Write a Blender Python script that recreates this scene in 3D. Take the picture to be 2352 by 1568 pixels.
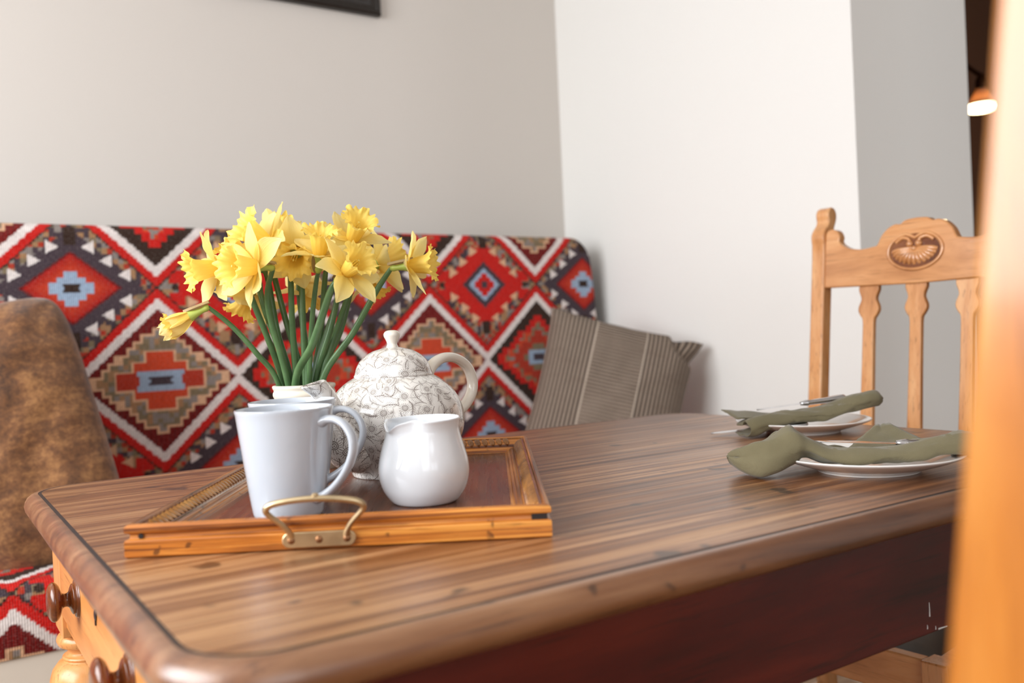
import bpy, bmesh, math, random
import numpy as np
from math import sin, cos, pi, radians, sqrt, atan2, hypot
from mathutils import Vector, Matrix, noise

for o in list(bpy.data.objects):
    bpy.data.objects.remove(o, do_unlink=True)
SC = bpy.context.scene
COL = SC.collection
random.seed(7)

# ------------------------------------------------------------------ camera
# world: X runs along the table and the sofa wall, Y towards the sofa wall
TH = radians(56.5)
RGT = Vector((sin(TH), -cos(TH), 0)); FWD = Vector((cos(TH), sin(TH), 0))
CAM = Vector((-.134, -1.326, .935))
cam = bpy.data.cameras.new('camera'); cam_o = bpy.data.objects.new('camera', cam); COL.objects.link(cam_o)
cam.sensor_width = 36; cam.lens = 36 * 2063 / 2352
cam.clip_start = .02
ro, pt = radians(2.6), radians(.5)
f3 = FWD * cos(pt) - Vector((0, 0, sin(pt))); u3 = FWD * sin(pt) + Vector((0, 0, cos(pt)))
cr = RGT * cos(ro) - u3 * sin(ro); cu = RGT * sin(ro) + u3 * cos(ro)
cam_o.matrix_world = Matrix(((cr.x, cu.x, -f3.x, CAM.x), (cr.y, cu.y, -f3.y, CAM.y), (cr.z, cu.z, -f3.z, CAM.z), (0, 0, 0, 1)))
cam.dof.use_dof = True; cam.dof.focus_distance = 1.08; cam.dof.aperture_fstop = 4.0
SC.camera = cam_o

# ------------------------------------------------------------------ world, lights, exposure
w = bpy.data.worlds.new('world'); SC.world = w; w.use_nodes = True
w.node_tree.nodes['Background'].inputs[0].default_value = (.86, .93, 1, 1)
w.node_tree.nodes['Background'].inputs[1].default_value = 1.0
SC.view_settings.view_transform = 'Standard'; SC.view_settings.look = 'None'
SC.view_settings.gamma = 1; SC.view_settings.use_curve_mapping = False
SC.view_settings.exposure = 0.08

def area(name, loc, direction, sx, sy, power, color=(1, 1, 1)):
    l = bpy.data.lights.new(name, 'AREA'); l.shape = 'RECTANGLE'; l.size = sx; l.size_y = sy
    l.energy = power; l.color = color
    o = bpy.data.objects.new(name, l); COL.objects.link(o); o.location = loc
    o.rotation_euler = Vector(direction).to_track_quat('-Z', 'Y').to_euler()
    return o
area('window_daylight', (-1.66, -.35, 1.62), (1, 0, -.12), 1.9, 1.35, 82, (.955, .98, 1))
area('front_window_daylight', (-.35, -3.1, 1.6), (0, 1, -.06), 1.9, 1.4, 15, (.95, .98, 1))
area('side_room_fill', (3.1, -3.1, 1.55), (-.28, 1, -.05), .95, 1.4, 19, (.97, .985, 1))  # added fill lamp, brightens the grey doorway reveal

# ------------------------------------------------------------------ mesh helpers
def link(name, me, mat, parent=None):
    o = bpy.data.objects.new(name, me); COL.objects.link(o)
    if mat is not None: me.materials.append(mat)
    if parent is not None: o.parent = parent
    return o

def mk(name, V, F, mat, parent=None, smooth=True, ang=40, uv=None):
    me = bpy.data.meshes.new(name); me.from_pydata([tuple(v) for v in V], [], [tuple(f) for f in F]); 
    bm = bmesh.new(); bm.from_mesh(me); bmesh.ops.recalc_face_normals(bm, faces=bm.faces); bm.to_mesh(me); bm.free()
    if uv is not None:
        l = me.uv_layers.new(name='UVMap')
        for p in me.polygons:
            for li in p.loop_indices:
                l.data[li].uv = uv[me.loops[li].vertex_index]
    if smooth:
        me.shade_smooth()
        me.set_sharp_from_angle(angle=radians(ang))
    return link(name, me, mat, parent)

class MB:
    def __init__(s): s.V = []; s.F = []
    def add(s, V, F, M=None):
        n = len(s.V)
        s.V += [(M @ Vector(v)) if M is not None else Vector(v) for v in V]
        s.F += [tuple(i + n for i in f) for f in F]; return s
    def box(s, x0, x1, y0, y1, z0, z1, M=None):
        return s.add([(x0, y0, z0), (x1, y0, z0), (x1, y1, z0), (x0, y1, z0), (x0, y0, z1), (x1, y0, z1), (x1, y1, z1), (x0, y1, z1)],
                     [(0, 3, 2, 1), (4, 5, 6, 7), (0, 1, 5, 4), (1, 2, 6, 5), (2, 3, 7, 6), (3, 0, 4, 7)], M)
    def lathe(s, prof, n=48, M=None, cap=True):
        V = []; F = []
        for r, z in prof:
            for k in range(n): V.append((r * cos(2 * pi * k / n), r * sin(2 * pi * k / n), z))
        for i in range(len(prof) - 1):
            for k in range(n):
                k2 = (k + 1) % n
                F.append((i * n + k, i * n + k2, (i + 1) * n + k2, (i + 1) * n + k))
        if cap:
            F.append(tuple(range(n))[::-1]); m = (len(prof) - 1) * n; F.append(tuple(m + k for k in range(n)))
        return s.add(V, F, M)
    def tube(s, path, rad, n=12, flat=1.0, side=None, cap=True, M=None):
        P = [Vector(p) for p in path]; m = len(P)
        R = rad if isinstance(rad, (list, tuple)) else [rad] * m
        V = []; F = []; prev = None
        for i in range(m):
            t = (P[min(i + 1, m - 1)] - P[max(i - 1, 0)]).normalized()
            if side is not None: a = Vector(side); a = (a - t * a.dot(t)).normalized()
            elif prev is None:
                a = Vector((0, 0, 1)) if abs(t.z) < .9 else Vector((1, 0, 0)); a = (a - t * a.dot(t)).normalized()
            else: a = (prev - t * prev.dot(t)).normalized()
            prev = a; b = t.cross(a)
            for k in range(n):
                q = 2 * pi * k / n
                V.append(P[i] + a * (R[i] * cos(q)) + b * (R[i] * flat * sin(q)))
        for i in range(m - 1):
            for k in range(n):
                k2 = (k + 1) % n
                F.append((i * n + k, i * n + k2, (i + 1) * n + k2, (i + 1) * n + k))
        if cap:
            F.append(tuple(range(n))[::-1]); q = (m - 1) * n; F.append(tuple(q + k for k in range(n)))
        return s.add(V, F, M)
    def prism(s, poly, t0, t1, axis='y', M=None, yf=None):
        # poly = [(a, z)], extruded along y (a = x) or along x (a = y)
        n = len(poly); V = []
        for t in (t0, t1):
            for a, z in poly:
                d = yf(z) if yf else 0
                V.append((a, t + d, z) if axis == 'y' else (t, a, z))
        F = [tuple(range(n)), tuple(range(2 * n - 1, n - 1, -1))]
        for k in range(n): k2 = (k + 1) % n; F.append((k, k2, n + k2, n + k))
        return s.add(V, F, M)
    def build(s, name, mat, parent=None, bevel=0, seg=2, smooth=True, ang=40):
        o = mk(name, s.V, s.F, mat, parent, smooth, ang)
        if bevel:
            b = o.modifiers.new('bevel', 'BEVEL'); b.width = bevel; b.segments = seg; b.limit_method = 'ANGLE'; b.angle_limit = radians(35)
            b.harden_normals = False
        return o

def spline(P, n):
    """Catmull-Rom through points, n samples per span"""
    P = [Vector(p) for p in P]; out = []
    for i in range(len(P) - 1):
        p0 = P[max(i - 1, 0)]; p1 = P[i]; p2 = P[i + 1]; p3 = P[min(i + 2, len(P) - 1)]
        for k in range(n):
            t = k / n
            out.append(.5 * ((2 * p1) + (p2 - p0) * t + (2 * p0 - 5 * p1 + 4 * p2 - p3) * t * t + (3 * p1 - p0 - 3 * p2 + p3) * t ** 3))
    out.append(P[-1]); return out
def sp2(P, n): return [(v.x, v.y) for v in spline([(a, b, 0) for a, b in P], n)]
def lerpseq(vals, n):
    out = []
    for i in range(len(vals) - 1):
        for k in range(n): out.append(vals[i] + (vals[i + 1] - vals[i]) * k / n)
    out.append(vals[-1]); return out

def thing(name, label, cat, loc=(0, 0, 0), rotz=0, group=None, M=None):
    o = bpy.data.objects.new(name, None); COL.objects.link(o); o.empty_display_size = .05
    if M is not None: o.matrix_world = M
    else: o.location = loc; o.rotation_euler = (0, 0, rotz)
    return tag(o, label, cat, group)
def tag(o, label, cat, group=None):
    o['label'] = label; o['category'] = cat
    if group: o['group'] = group
    return o
def struct(o): o['kind'] = 'structure'; return o
def copy_tree(o, parent=None):
    c = o.copy(); COL.objects.link(c)
    if parent is not None: c.parent = parent
    for ch in o.children: copy_tree(ch, c)
    return c

# ------------------------------------------------------------------ material helpers
def s2l(c):
    return tuple((v / 255 / 12.92 if v / 255 <= .04045 else ((v / 255 + .055) / 1.055) ** 2.4) for v in c)
class G:
    def __init__(s, name):
        s.m = bpy.data.materials.new(name); s.m.use_nodes = True; s.t = s.m.node_tree
        s.b = s.t.nodes['Principled BSDF']
    def n(s, typ, ins=None, **kw):
        nd = s.t.nodes.new(typ)
        for k, v in kw.items(): setattr(nd, k, v)
        for k, v in (ins or {}).items(): s.set(nd.inputs[k], v)
        return nd
    def set(s, sock, v):
        if isinstance(v, bpy.types.NodeSocket): s.t.links.new(v, sock)
        elif isinstance(v, (tuple, list)) and sock.type == 'RGBA' and len(v) == 3: sock.default_value = (*v, 1)
        else: sock.default_value = v
    def m1(s, op, *a, clamp=False):
        nd = s.n('ShaderNodeMath', operation=op, use_clamp=clamp)
        for i, v in enumerate(a): s.set(nd.inputs[i], v)
        return nd.outputs[0]
    def mix(s, f, a, b):
        nd = s.n('ShaderNodeMix', data_type='RGBA')
        s.set(nd.inputs[0], f); s.set(nd.inputs[6], a); s.set(nd.inputs[7], b); return nd.outputs[2]
    def ss(s, x, a, b):
        nd = s.n('ShaderNodeMapRange', interpolation_type='SMOOTHSTEP'); s.set(nd.inputs[0], x); nd.inputs[1].default_value = a; nd.inputs[2].default_value = b
        return nd.outputs[0]
    def coord(s, kind='Object', scale=(1, 1, 1), rot=(0, 0, 0)):
        c = s.n('ShaderNodeTexCoord').outputs[kind]
        return s.n('ShaderNodeMapping', {0: c, 3: scale, 2: rot}).outputs[0]
    def noise(s, vec, scale, detail=4, rough=.55, dist=0, out=0):
        return s.n('ShaderNodeTexNoise', {'Vector': vec, 'Scale': scale, 'Detail': detail, 'Roughness': rough, 'Distortion': dist}).outputs[out]
    def sep(s, v):
        o = s.n('ShaderNodeSeparateXYZ', {0: v}).outputs; return o[0], o[1], o[2]
    def comb(s, x, y, z=0.0): return s.n('ShaderNodeCombineXYZ', {0: x, 1: y, 2: z}).outputs[0]
    def ramp(s, f, stops):
        nd = s.n('ShaderNodeValToRGB', {0: f}); e = nd.color_ramp.elements
        while len(e) < len(stops): e.new(.5)
        for el, (p, c) in zip(e, stops): el.position = p; el.color = (*c, 1)
        return nd.outputs[0]
    def bump(s, h, st=.3, dist=.001):
        nd = s.n('ShaderNodeBump', {'Strength': st, 'Distance': dist, 'Height': h}); s.t.links.new(nd.outputs[0], s.b.inputs['Normal']); return nd
    def P(s, **kw):
        for k, v in kw.items(): s.set(s.b.inputs[k.replace('_', ' ')], v)
        return s.m

def plain(name, col, rough=.5, var=.06, sc=8, **kw):
    g = G(name); v = g.coord()
    n = g.noise(v, sc, 3)
    c2 = tuple(max(0, x * (1 - var * 2)) for x in col)
    return g.P(Base_Color=g.mix(n, c2, col), Roughness=rough, **kw)

def wood(name, cols, axis=0, sc=1.0, rough=.35, stretch=14, bumpst=.15, coat=0, spots=None, rvar=.15, con=1.0, crough=.12):
    """cols: three colours dark..light; grain runs along the axis"""
    g = G(name)
    s = [stretch * 2.2, stretch * 2.2, stretch * 2.2]; s[axis] = 2.2
    v = g.coord(scale=tuple(x * sc for x in s))
    big = g.noise(g.coord(scale=(1, 1, 1)), 3.2 * sc, 3)
    n1 = g.noise(v, 1.0, 8, .62, .6)
    fine = [90, 90, 90]; fine[axis] = 3.5
    n2 = g.noise(g.coord(scale=tuple(x * sc for x in fine)), 3, 4, .6)
    f = g.m1('ADD', g.m1('MULTIPLY', n1, .72), g.m1('MULTIPLY', big, .28))
    if con != 1: f = g.m1('ADD', g.m1('MULTIPLY', g.m1('SUBTRACT', f, .5), con), .5)
    c = g.ramp(f, [(.34, cols[0]), (.5, cols[1]), (.66, cols[2])])
    dk = g.ss(n2, .56, .70)
    c = g.mix(g.m1('MULTIPLY', dk, .55), c, tuple(x * .45 for x in cols[0]))
    if spots:
        vo = g.noise(g.coord(scale=(1, 1, 1)), spots[0], 2, .5)
        c = g.mix(g.m1('MULTIPLY', g.ss(vo, .66, .72), spots[1]), c, tuple(x * .25 for x in cols[0]))
    g.bump(g.m1('ADD', n2, g.m1('MULTIPLY', n1, .6)), bumpst, .0006)
    r = g.m1('ADD', g.m1('MULTIPLY', g.noise(v, .8, 3), rvar * 2), rough - rvar)
    kw = dict(Base_Color=c, Roughness=r)
    if coat: kw['Coat_Weight'] = coat; kw['Coat_Roughness'] = crough
    return g.P(**kw)

# walls
def paint(name, col, col2, sc=.8):
    g = G(name); v = g.coord()
    n = g.noise(v, sc, 3); f = g.noise(v, 260, 2)
    g.bump(f, .12, .0006)
    return g.P(Base_Color=g.mix(n, col, col2), Roughness=.75)
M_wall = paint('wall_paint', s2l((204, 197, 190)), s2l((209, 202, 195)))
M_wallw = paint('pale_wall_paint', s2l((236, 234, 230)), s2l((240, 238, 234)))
M_ceil = paint('ceiling_paint', (.8, .8, .78), (.78, .78, .76))
M_dark = paint('dark_room_paint', s2l((92, 58, 36)), s2l((80, 50, 30)))
M_floor = wood('floor_boards', [s2l((120, 92, 66)), s2l((150, 118, 88)), s2l((172, 142, 110))], 0, .6, .5)
M_cream = plain('cream_painted_wood', s2l((226, 216, 202)), .45)
M_whitewood = plain('white_painted_wood', (.8, .8, .78), .4)

# table and tray
M_top = wood('worn_table_top_wood', [s2l((76, 42, 20)), s2l((134, 86, 50)), s2l((182, 136, 94))], 0, 1, .36, 38, .35, coat=.3, crough=.3, spots=(19, .8), con=1.35)
M_mould = wood('worn_table_moulding_wood', [s2l((74, 38, 20)), s2l((124, 78, 46)), s2l((160, 116, 80))], 0, 1.1, .34, 14, .3, coat=1, crough=.33, spots=(26, .8))
M_inlay = plain('dark_groove_line', s2l((38, 32, 32)), .4)
M_apron = wood('dark_red_mahogany', [s2l((34, 7, 4)), s2l((78, 13, 7)), s2l((112, 32, 16))], 0, .8, .42, 5, .15)
M_pine = wood('honey_pine', [s2l((196, 122, 60)), s2l((222, 152, 86)), s2l((236, 176, 112))], 1, 1, .35, 6, .1)
M_pinez = wood('honey_pine_upright', [s2l((188, 118, 60)), s2l((216, 150, 90)), s2l((234, 178, 120))], 2, 1, .32, 6, .1)
M_knob = wood('dark_turned_wood', [s2l((70, 32, 12)), s2l((112, 58, 26)), s2l((140, 84, 44))], 0, 2, .22, 6, .1, coat=.4)
M_traywood = wood('amber_oak', [s2l((104, 50, 14)), s2l((186, 108, 34)), s2l((222, 150, 66))], 0, 1.6, .33, 60, .4, coat=.2, spots=(60, .7), con=1.8)
M_traywoody = wood('amber_oak_cross', [s2l((90, 48, 16)), s2l((154, 90, 34)), s2l((192, 128, 60))], 1, 1.6, .33, 60, .4, coat=.2, spots=(60, .6), con=1.8)
M_trayfloor = wood('tray_panel_wood', [s2l((62, 30, 14)), s2l((96, 50, 24)), s2l((122, 70, 38))], 1, 2.6, .27, 20, .25, coat=.2)
M_carve = wood('carved_tray_wood', [s2l((96, 56, 20)), s2l((160, 104, 44)), s2l((196, 142, 74))], 1, 4, .3, 4, .1, coat=.3)
M_chair = wood('glossy_honey_chair_wood', [s2l((136, 76, 24)), s2l((184, 112, 42)), s2l((210, 146, 68))], 2, 1.2, .27, 7, .08, coat=.6)
M_chairx = wood('glossy_honey_chair_rail_wood', [s2l((136, 76, 24)), s2l((184, 112, 42)), s2l((210, 146, 68))], 0, 1.2, .25, 7, .08, coat=.7)
M_chair2 = wood('pale_glossy_chair_wood', [s2l((160, 98, 50)), s2l((208, 146, 92)), s2l((228, 176, 124))], 2, 1.2, .25, 7, .08, coat=.7)
M_chair2x = wood('pale_glossy_chair_rail_wood', [s2l((160, 98, 50)), s2l((208, 146, 92)), s2l((228, 176, 124))], 0, 1.2, .22, 7, .08, coat=.8)
M_seatblack = plain('black_leather', (.012, .011, .01), .4)
def metal(name, col, rough, var=.12):
    g = G(name); n = g.noise(g.coord(), 60, 4)
    return g.P(Base_Color=g.mix(n, tuple(c * .62 for c in col), col), Metallic=1.0, Roughness=g.m1('ADD', g.m1('MULTIPLY', n, var), rough))
M_brass = metal('antique_brass', s2l((222, 198, 158)), .28)
M_screw = metal('darkened_brass', s2l((150, 108, 76)), .35)
M_steel = metal('polished_steel', (.78, .78, .8), .12, .06)
M_darkmetal = metal('bronze_metal', s2l((74, 46, 30)), .4)

# ceramics
def glaze(name, col, rough=.12, coat=.5):
    g = G(name); n = g.noise(g.coord(), 14, 2)
    return g.P(Base_Color=g.mix(n, tuple(c * .985 for c in col), col), Roughness=rough, Coat_Weight=coat, Coat_Roughness=.05)
M_mug = glaze('pale_grey_white_glaze', s2l((193, 199, 208)))
M_jug = glaze('white_glaze', s2l((234, 238, 243)))
M_plate = glaze('plate_white_glaze', s2l((236, 232, 228)), .2)
M_plain_pot = glaze('cream_glaze', s2l((234, 226, 214)))
def stoneware():
    g = G('cream_stoneware'); v = g.coord()
    n = g.noise(v, 30, 4)
    uv = g.n('ShaderNodeTexCoord').outputs['UV']
    br = g.n('ShaderNodeTexBrick', {'Vector': uv, 'Scale': 1.0, 'Mortar Size': .0006, 'Brick Width': .014, 'Row Height': .008, 'Mortar Smooth': .3}, offset=.5)
    g.bump(br.outputs[1], -.5, .0008)
    return g.P(Base_Color=g.mix(n, s2l((214, 206, 190)), s2l((232, 226, 214))), Roughness=.4)
M_stone = stoneware()

def floral(name, seed):
    """white glaze with a fine brown print of daisies and feathery sprigs, drawn in the surface's own metres (UV)"""
    g = G(name); uv = g.n('ShaderNodeTexCoord').outputs['UV']
    wob = g.noise(uv, 60, 2, out=1)
    def vadd(a, b, op='ADD'): 
        nd = g.n('ShaderNodeVectorMath', operation=op); g.set(nd.inputs[0], a); g.set(nd.inputs[1], b); return nd.outputs[0]
    def vscale(a, k):
        nd = g.n('ShaderNodeVectorMath', operation='SCALE'); g.set(nd.inputs[0], a); nd.inputs[3].default_value = k; return nd.outputs[0]
    base = vadd(uv, vscale(vadd(wob, (.5, .5, .5), 'SUBTRACT'), .004))
    ink = None
    # feathery sprigs: several voronoi layers of randomly turned stems with barbs
    for k, (cell, off) in enumerate([(.019, 0), (.016, 3.3), (.022, 7.1), (.014, 11.7)]):
        p = vadd(base, (off + seed, off * .7, 0))
        vo = g.n('ShaderNodeTexVoronoi', {'Vector': p, 'Scale': 1 / cell, 'Randomness': .75}, voronoi_dimensions='2D')
        d = vadd(vscale(p, 1 / cell), vscale(vo.outputs['Position'], 1 / cell), 'SUBTRACT')
        rnd = g.n('ShaderNodeSeparateColor', {0: vo.outputs['Color']}).outputs[0]
        rot = g.n('ShaderNodeVectorRotate', {0: d, 'Angle': g.m1('MULTIPLY', rnd, 6.283)}, rotation_type='Z_AXIS').outputs[0]
        x, y, _ = g.sep(rot)
        y = g.m1('ADD', y, g.m1('MULTIPLY', g.m1('MULTIPLY', x, x), .55))       # bent stem
        ay = g.m1('ABSOLUTE', y)
        stem = g.m1('SUBTRACT', 1.0, g.ss(ay, .012, .035))
        wid = g.m1('SUBTRACT', .24, g.m1('MULTIPLY', g.m1('ABSOLUTE', g.m1('SUBTRACT', x, -.1)), .34))
        inside = g.m1('MULTIPLY', g.ss(g.m1('SUBTRACT', wid, ay), 0, .02), g.ss(g.m1('SUBTRACT', .62, g.m1('ABSOLUTE', x)), 0, .02))
        barb = g.m1('ABSOLUTE', g.m1('SINE', g.m1('MULTIPLY', g.m1('SUBTRACT', x, g.m1('MULTIPLY', ay, 1.15)), 23)))
        bl = g.m1('SUBTRACT', 1.0, g.ss(barb, .18, .42))
        lay = g.m1('MAXIMUM', g.m1('MULTIPLY', bl, inside), g.m1('MULTIPLY', stem, g.ss(g.m1('SUBTRACT', .66, g.m1('ABSOLUTE', x)), 0, .02)))
        if k in (2, 3): lay = g.m1('MULTIPLY', lay, .55)
        ink = lay if ink is None else g.m1('MAXIMUM', ink, lay)
    # daisies
    p = vadd(base, (seed * 1.7, .4, 0)); cell = .0235
    vo = g.n('ShaderNodeTexVoronoi', {'Vector': p, 'Scale': 1 / cell, 'Randomness': .55}, voronoi_dimensions='2D')
    d = vadd(vscale(p, 1 / cell), vscale(vo.outputs['Position'], 1 / cell), 'SUBTRACT')
    x, y, _ = g.sep(d); a = g.m1('ARCTAN2', y, x); r = vo.outputs['Distance']
    ray = g.m1('ABSOLUTE', g.m1('SINE', g.m1('MULTIPLY', a, 9)))
    rl = g.m1('MULTIPLY', g.m1('SUBTRACT', 1.0, g.ss(ray, .25, .6)), g.m1('MULTIPLY', g.ss(r, .11, .13), g.m1('SUBTRACT', 1.0, g.ss(r, .25, .27))))
    def ring(r0, w_): return g.m1('SUBTRACT', 1.0, g.ss(g.m1('ABSOLUTE', g.m1('SUBTRACT', r, r0)), w_ * .5, w_))
    dz = g.m1('MAXIMUM', g.m1('MAXIMUM', rl, ring(.13, .022)), g.m1('MAXIMUM', ring(.075, .02), g.m1('SUBTRACT', 1.0, g.ss(r, .02, .035))))
    clear = g.ss(r, .25, .30)
    ink = g.m1('MAXIMUM', g.m1('MULTIPLY', ink, clear), dz)
    ink = g.m1('MULTIPLY', ink, .86)
    return g.P(Base_Color=g.mix(ink, s2l((236, 232, 227)), s2l((88, 66, 56))), Roughness=.13, Coat_Weight=.6, Coat_Roughness=.04)
M_floral = floral('floral_print_glaze', 0.0)
M_floral2 = floral('floral_print_glaze_lid', 2.3)

# plants
def leafy(name, c1, c2, rough=.45, trans=0.0, uvgrad=None):
    g = G(name); v = g.coord()
    n = g.noise(v, 40, 3); c = g.mix(n, c1, c2)
    if uvgrad:
        uv = g.n('ShaderNodeTexCoord').outputs['UV']; _, y, _ = g.sep(uv)
        c = g.mix(g.ss(y, uvgrad[0], uvgrad[1]), uvgrad[2], c)
    g.P(Base_Color=c, Roughness=rough)
    if trans:
        tr = g.n('ShaderNodeBsdfTranslucent', {'Color': c}); mx = g.n('ShaderNodeMixShader', {0: trans, 1: g.b.outputs[0], 2: tr.outputs[0]})
        g.t.links.new(mx.outputs[0], g.t.nodes['Material Output'].inputs[0])
    return g.m
def petal_mat(name, c_in, c_out, trans):
    g = G(name); uv = g.n('ShaderNodeTexCoord').outputs['UV']; u, v, _ = g.sep(uv)
    vein = g.noise(g.comb(g.m1('MULTIPLY', u, 26), g.m1('MULTIPLY', v, 2.0)), 1.0, 3)
    c = g.mix(v, c_in, c_out); c = g.mix(g.m1('MULTIPLY', g.ss(vein, .5, .75), .25), c, tuple(min(1, x * 1.2 + .03) for x in c_out))
    g.bump(vein, .35, .0015)
    g.P(Base_Color=c, Roughness=.5)
    tr = g.n('ShaderNodeBsdfTranslucent', {'Color': c}); mx = g.n('ShaderNodeMixShader', {0: trans, 1: g.b.outputs[0], 2: tr.outputs[0]})
    g.t.links.new(mx.outputs[0], g.t.nodes['Material Output'].inputs[0]); return g.m
M_petal = petal_mat('daffodil_petal', s2l((253, 224, 110)), s2l((255, 241, 172)), .40)
M_corona = petal_mat('daffodil_trumpet', s2l((252, 212, 88)), s2l((255, 226, 118)), .36)
M_stem = leafy('daffodil_stem', s2l((48, 84, 48)), s2l((106, 140, 92)), .36)
M_neck = leafy('daffodil_flower_base', s2l((150, 172, 70)), s2l((186, 196, 96)), .45)
M_spathe = leafy('papery_sheath', s2l((150, 120, 80)), s2l((206, 184, 140)), .6, .3)
M_anther = plain('pale_anther', s2l((240, 214, 110)), .6)

# fabrics
def kilim_mat():
    g = G('kilim_weave'); a = g.n('ShaderNodeVertexColor', layer_name='Col').outputs[0]
    v = g.coord(); x, y, z = g.sep(v)
    rib = g.m1('ABSOLUTE', g.m1('SINE', g.m1('MULTIPLY', x, pi / .0044)))
    row = g.noise(g.comb(g.m1('MULTIPLY', x, 170), g.m1('MULTIPLY', g.m1('ADD', y, z), 420)), 1.0, 2)
    fz = g.noise(v, 500, 2)
    c = g.mix(g.m1('MULTIPLY', g.m1('SUBTRACT', 1.0, rib), .36), a, (.02, .01, .01))
    c = g.mix(g.m1('MULTIPLY', g.ss(row, .45, .75), .16), c, (.5, .42, .38))
    g.bump(g.m1('ADD', rib, g.m1('MULTIPLY', fz, .7)), .5, .0011)
    return g.P(Base_Color=c, Roughness=.95, Specular_IOR_Level=.2)
M_kilim = kilim_mat()
def velvet():
    g = G('brown_velvet'); v = g.coord()
    n = g.noise(v, 9, 5, .6, .8); f = g.noise(v, 90, 3, .7); cr_ = g.noise(g.coord(scale=(8, 40, 8)), 1.5, 4)
    s_ = g.m1('ADD', g.m1('MULTIPLY', n, .45), g.m1('ADD', g.m1('MULTIPLY', f, .35), g.m1('MULTIPLY', cr_, .2)))
    c = g.ramp(s_, [(.38, s2l((66, 38, 16))), (.5, s2l((106, 66, 32))), (.62, s2l((150, 104, 60)))])
    g.bump(s_, .4, .004)
    return g.P(Base_Color=c, Roughness=.85, Sheen_Weight=.3)
M_velvet = velvet()
def striped():
    g = G('taupe_striped_weave'); uv = g.n('ShaderNodeTexCoord').outputs['UV']; u, v, _ = g.sep(uv)   # metres from the centre
    mid = g.m1('SUBTRACT', 1.0, g.ss(g.m1('ABSOLUTE', g.m1('SUBTRACT', u, -.005)), .0715, .0725))
    vs = g.m1('ABSOLUTE', g.m1('SINE', g.m1('MULTIPLY', u, pi / .0125)))
    hs = g.m1('ABSOLUTE', g.m1('SINE', g.m1('MULTIPLY', v, pi / .0105)))
    hs = g.m1('ADD', g.m1('MULTIPLY', g.ss(hs, .35, .95), g.ss(v, -.12, .1)), g.m1('MULTIPLY', g.m1('SUBTRACT', 1.0, g.ss(v, -.12, .1)), g.m1('ADD', .45, g.m1('MULTIPLY', g.ss(hs, .4, .95), .35))))
    dash = g.noise(g.comb(g.m1('MULTIPLY', u, 260), g.m1('MULTIPLY', v, 260)), 1.0, 1)
    pat = g.n('ShaderNodeMix', {0: mid, 2: g.ss(vs, .40, .95), 3: hs}, data_type='FLOAT').outputs[0]
    blotch = g.noise(g.comb(g.m1('MULTIPLY', u, 9), g.m1('MULTIPLY', v, 40)), 1.0, 3)
    t = g.m1('MULTIPLY', pat, g.m1('ADD', .65, g.m1('MULTIPLY', dash, .6)), clamp=True)
    seam = g.m1('SUBTRACT', 1.0, g.ss(g.m1('ABSOLUTE', g.m1('SUBTRACT', g.m1('ABSOLUTE', g.m1('SUBTRACT', u, -.005)), .074)), .001, .003))
    c = g.mix(t, s2l((54, 42, 34)), s2l((150, 133, 118)))
    c = g.mix(g.m1('MULTIPLY', g.ss(blotch, .5, .7), .3), c, s2l((96, 80, 68)))
    c = g.mix(g.m1('MULTIPLY', seam, .6), c, s2l((190, 176, 160)))
    g.bump(pat, .5, .002)
    return g.P(Base_Color=c, Roughness=.9)
M_stripe = striped()
def linen():
    g = G('olive_linen'); v = g.coord(); x, y, z = g.sep(v)
    wv = g.m1('MULTIPLY', g.m1('SINE', g.m1('MULTIPLY', g.m1('ADD', x, y), 4200)), g.m1('SINE', g.m1('MULTIPLY', g.m1('SUBTRACT', x, g.m1('ADD', y, z)), 4200)))
    n = g.noise(v, 30, 4)
    c = g.mix(n, s2l((92, 84, 58)), s2l((118, 108, 80)))
    c = g.mix(g.m1('MULTIPLY', g.ss(wv, -.2, .8), .25), c, s2l((142, 138, 108)))
    g.bump(g.noise(v, 900, 2), .5, .0006)
    return g.P(Base_Color=c, Roughness=.9, Sheen_Weight=.2)
M_linen = linen()

# ------------------------------------------------------------------ the room
XW, YW, YE, XR = 1.85, 1.29, .068, 2.372
def slab(name, x0, x1, y0, y1, z0, z1, mat): return struct(MB().box(x0, x1, y0, y1, z0, z1).build(name, mat, smooth=False))
slab('floor', -1.75, 5.1, -3.25, 1.45, -.1, 0, M_floor)
slab('ceiling', -1.75, 5.1, -3.25, 1.45, 2.55, 2.65, M_ceil)
slab('wall_back', -1.75, XW, YW, YW + .15, 0, 2.55, M_wall)
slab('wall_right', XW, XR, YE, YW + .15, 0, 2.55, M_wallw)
slab('wall_far', XR, 5.1, .9, 1.05, 0, 2.55, M_dark)
slab('wall_end', 5.0, 5.1, -3.25, .9, 0, 2.55, M_dark)
slab('trim_1', XR, 5.0, .878, .9, 0, .98, M_seatblack)            # dark dado in the room beyond
slab('wall_front_right', XW, XR, -3.25, -1.55, 0, 2.55, M_wall)
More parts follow.
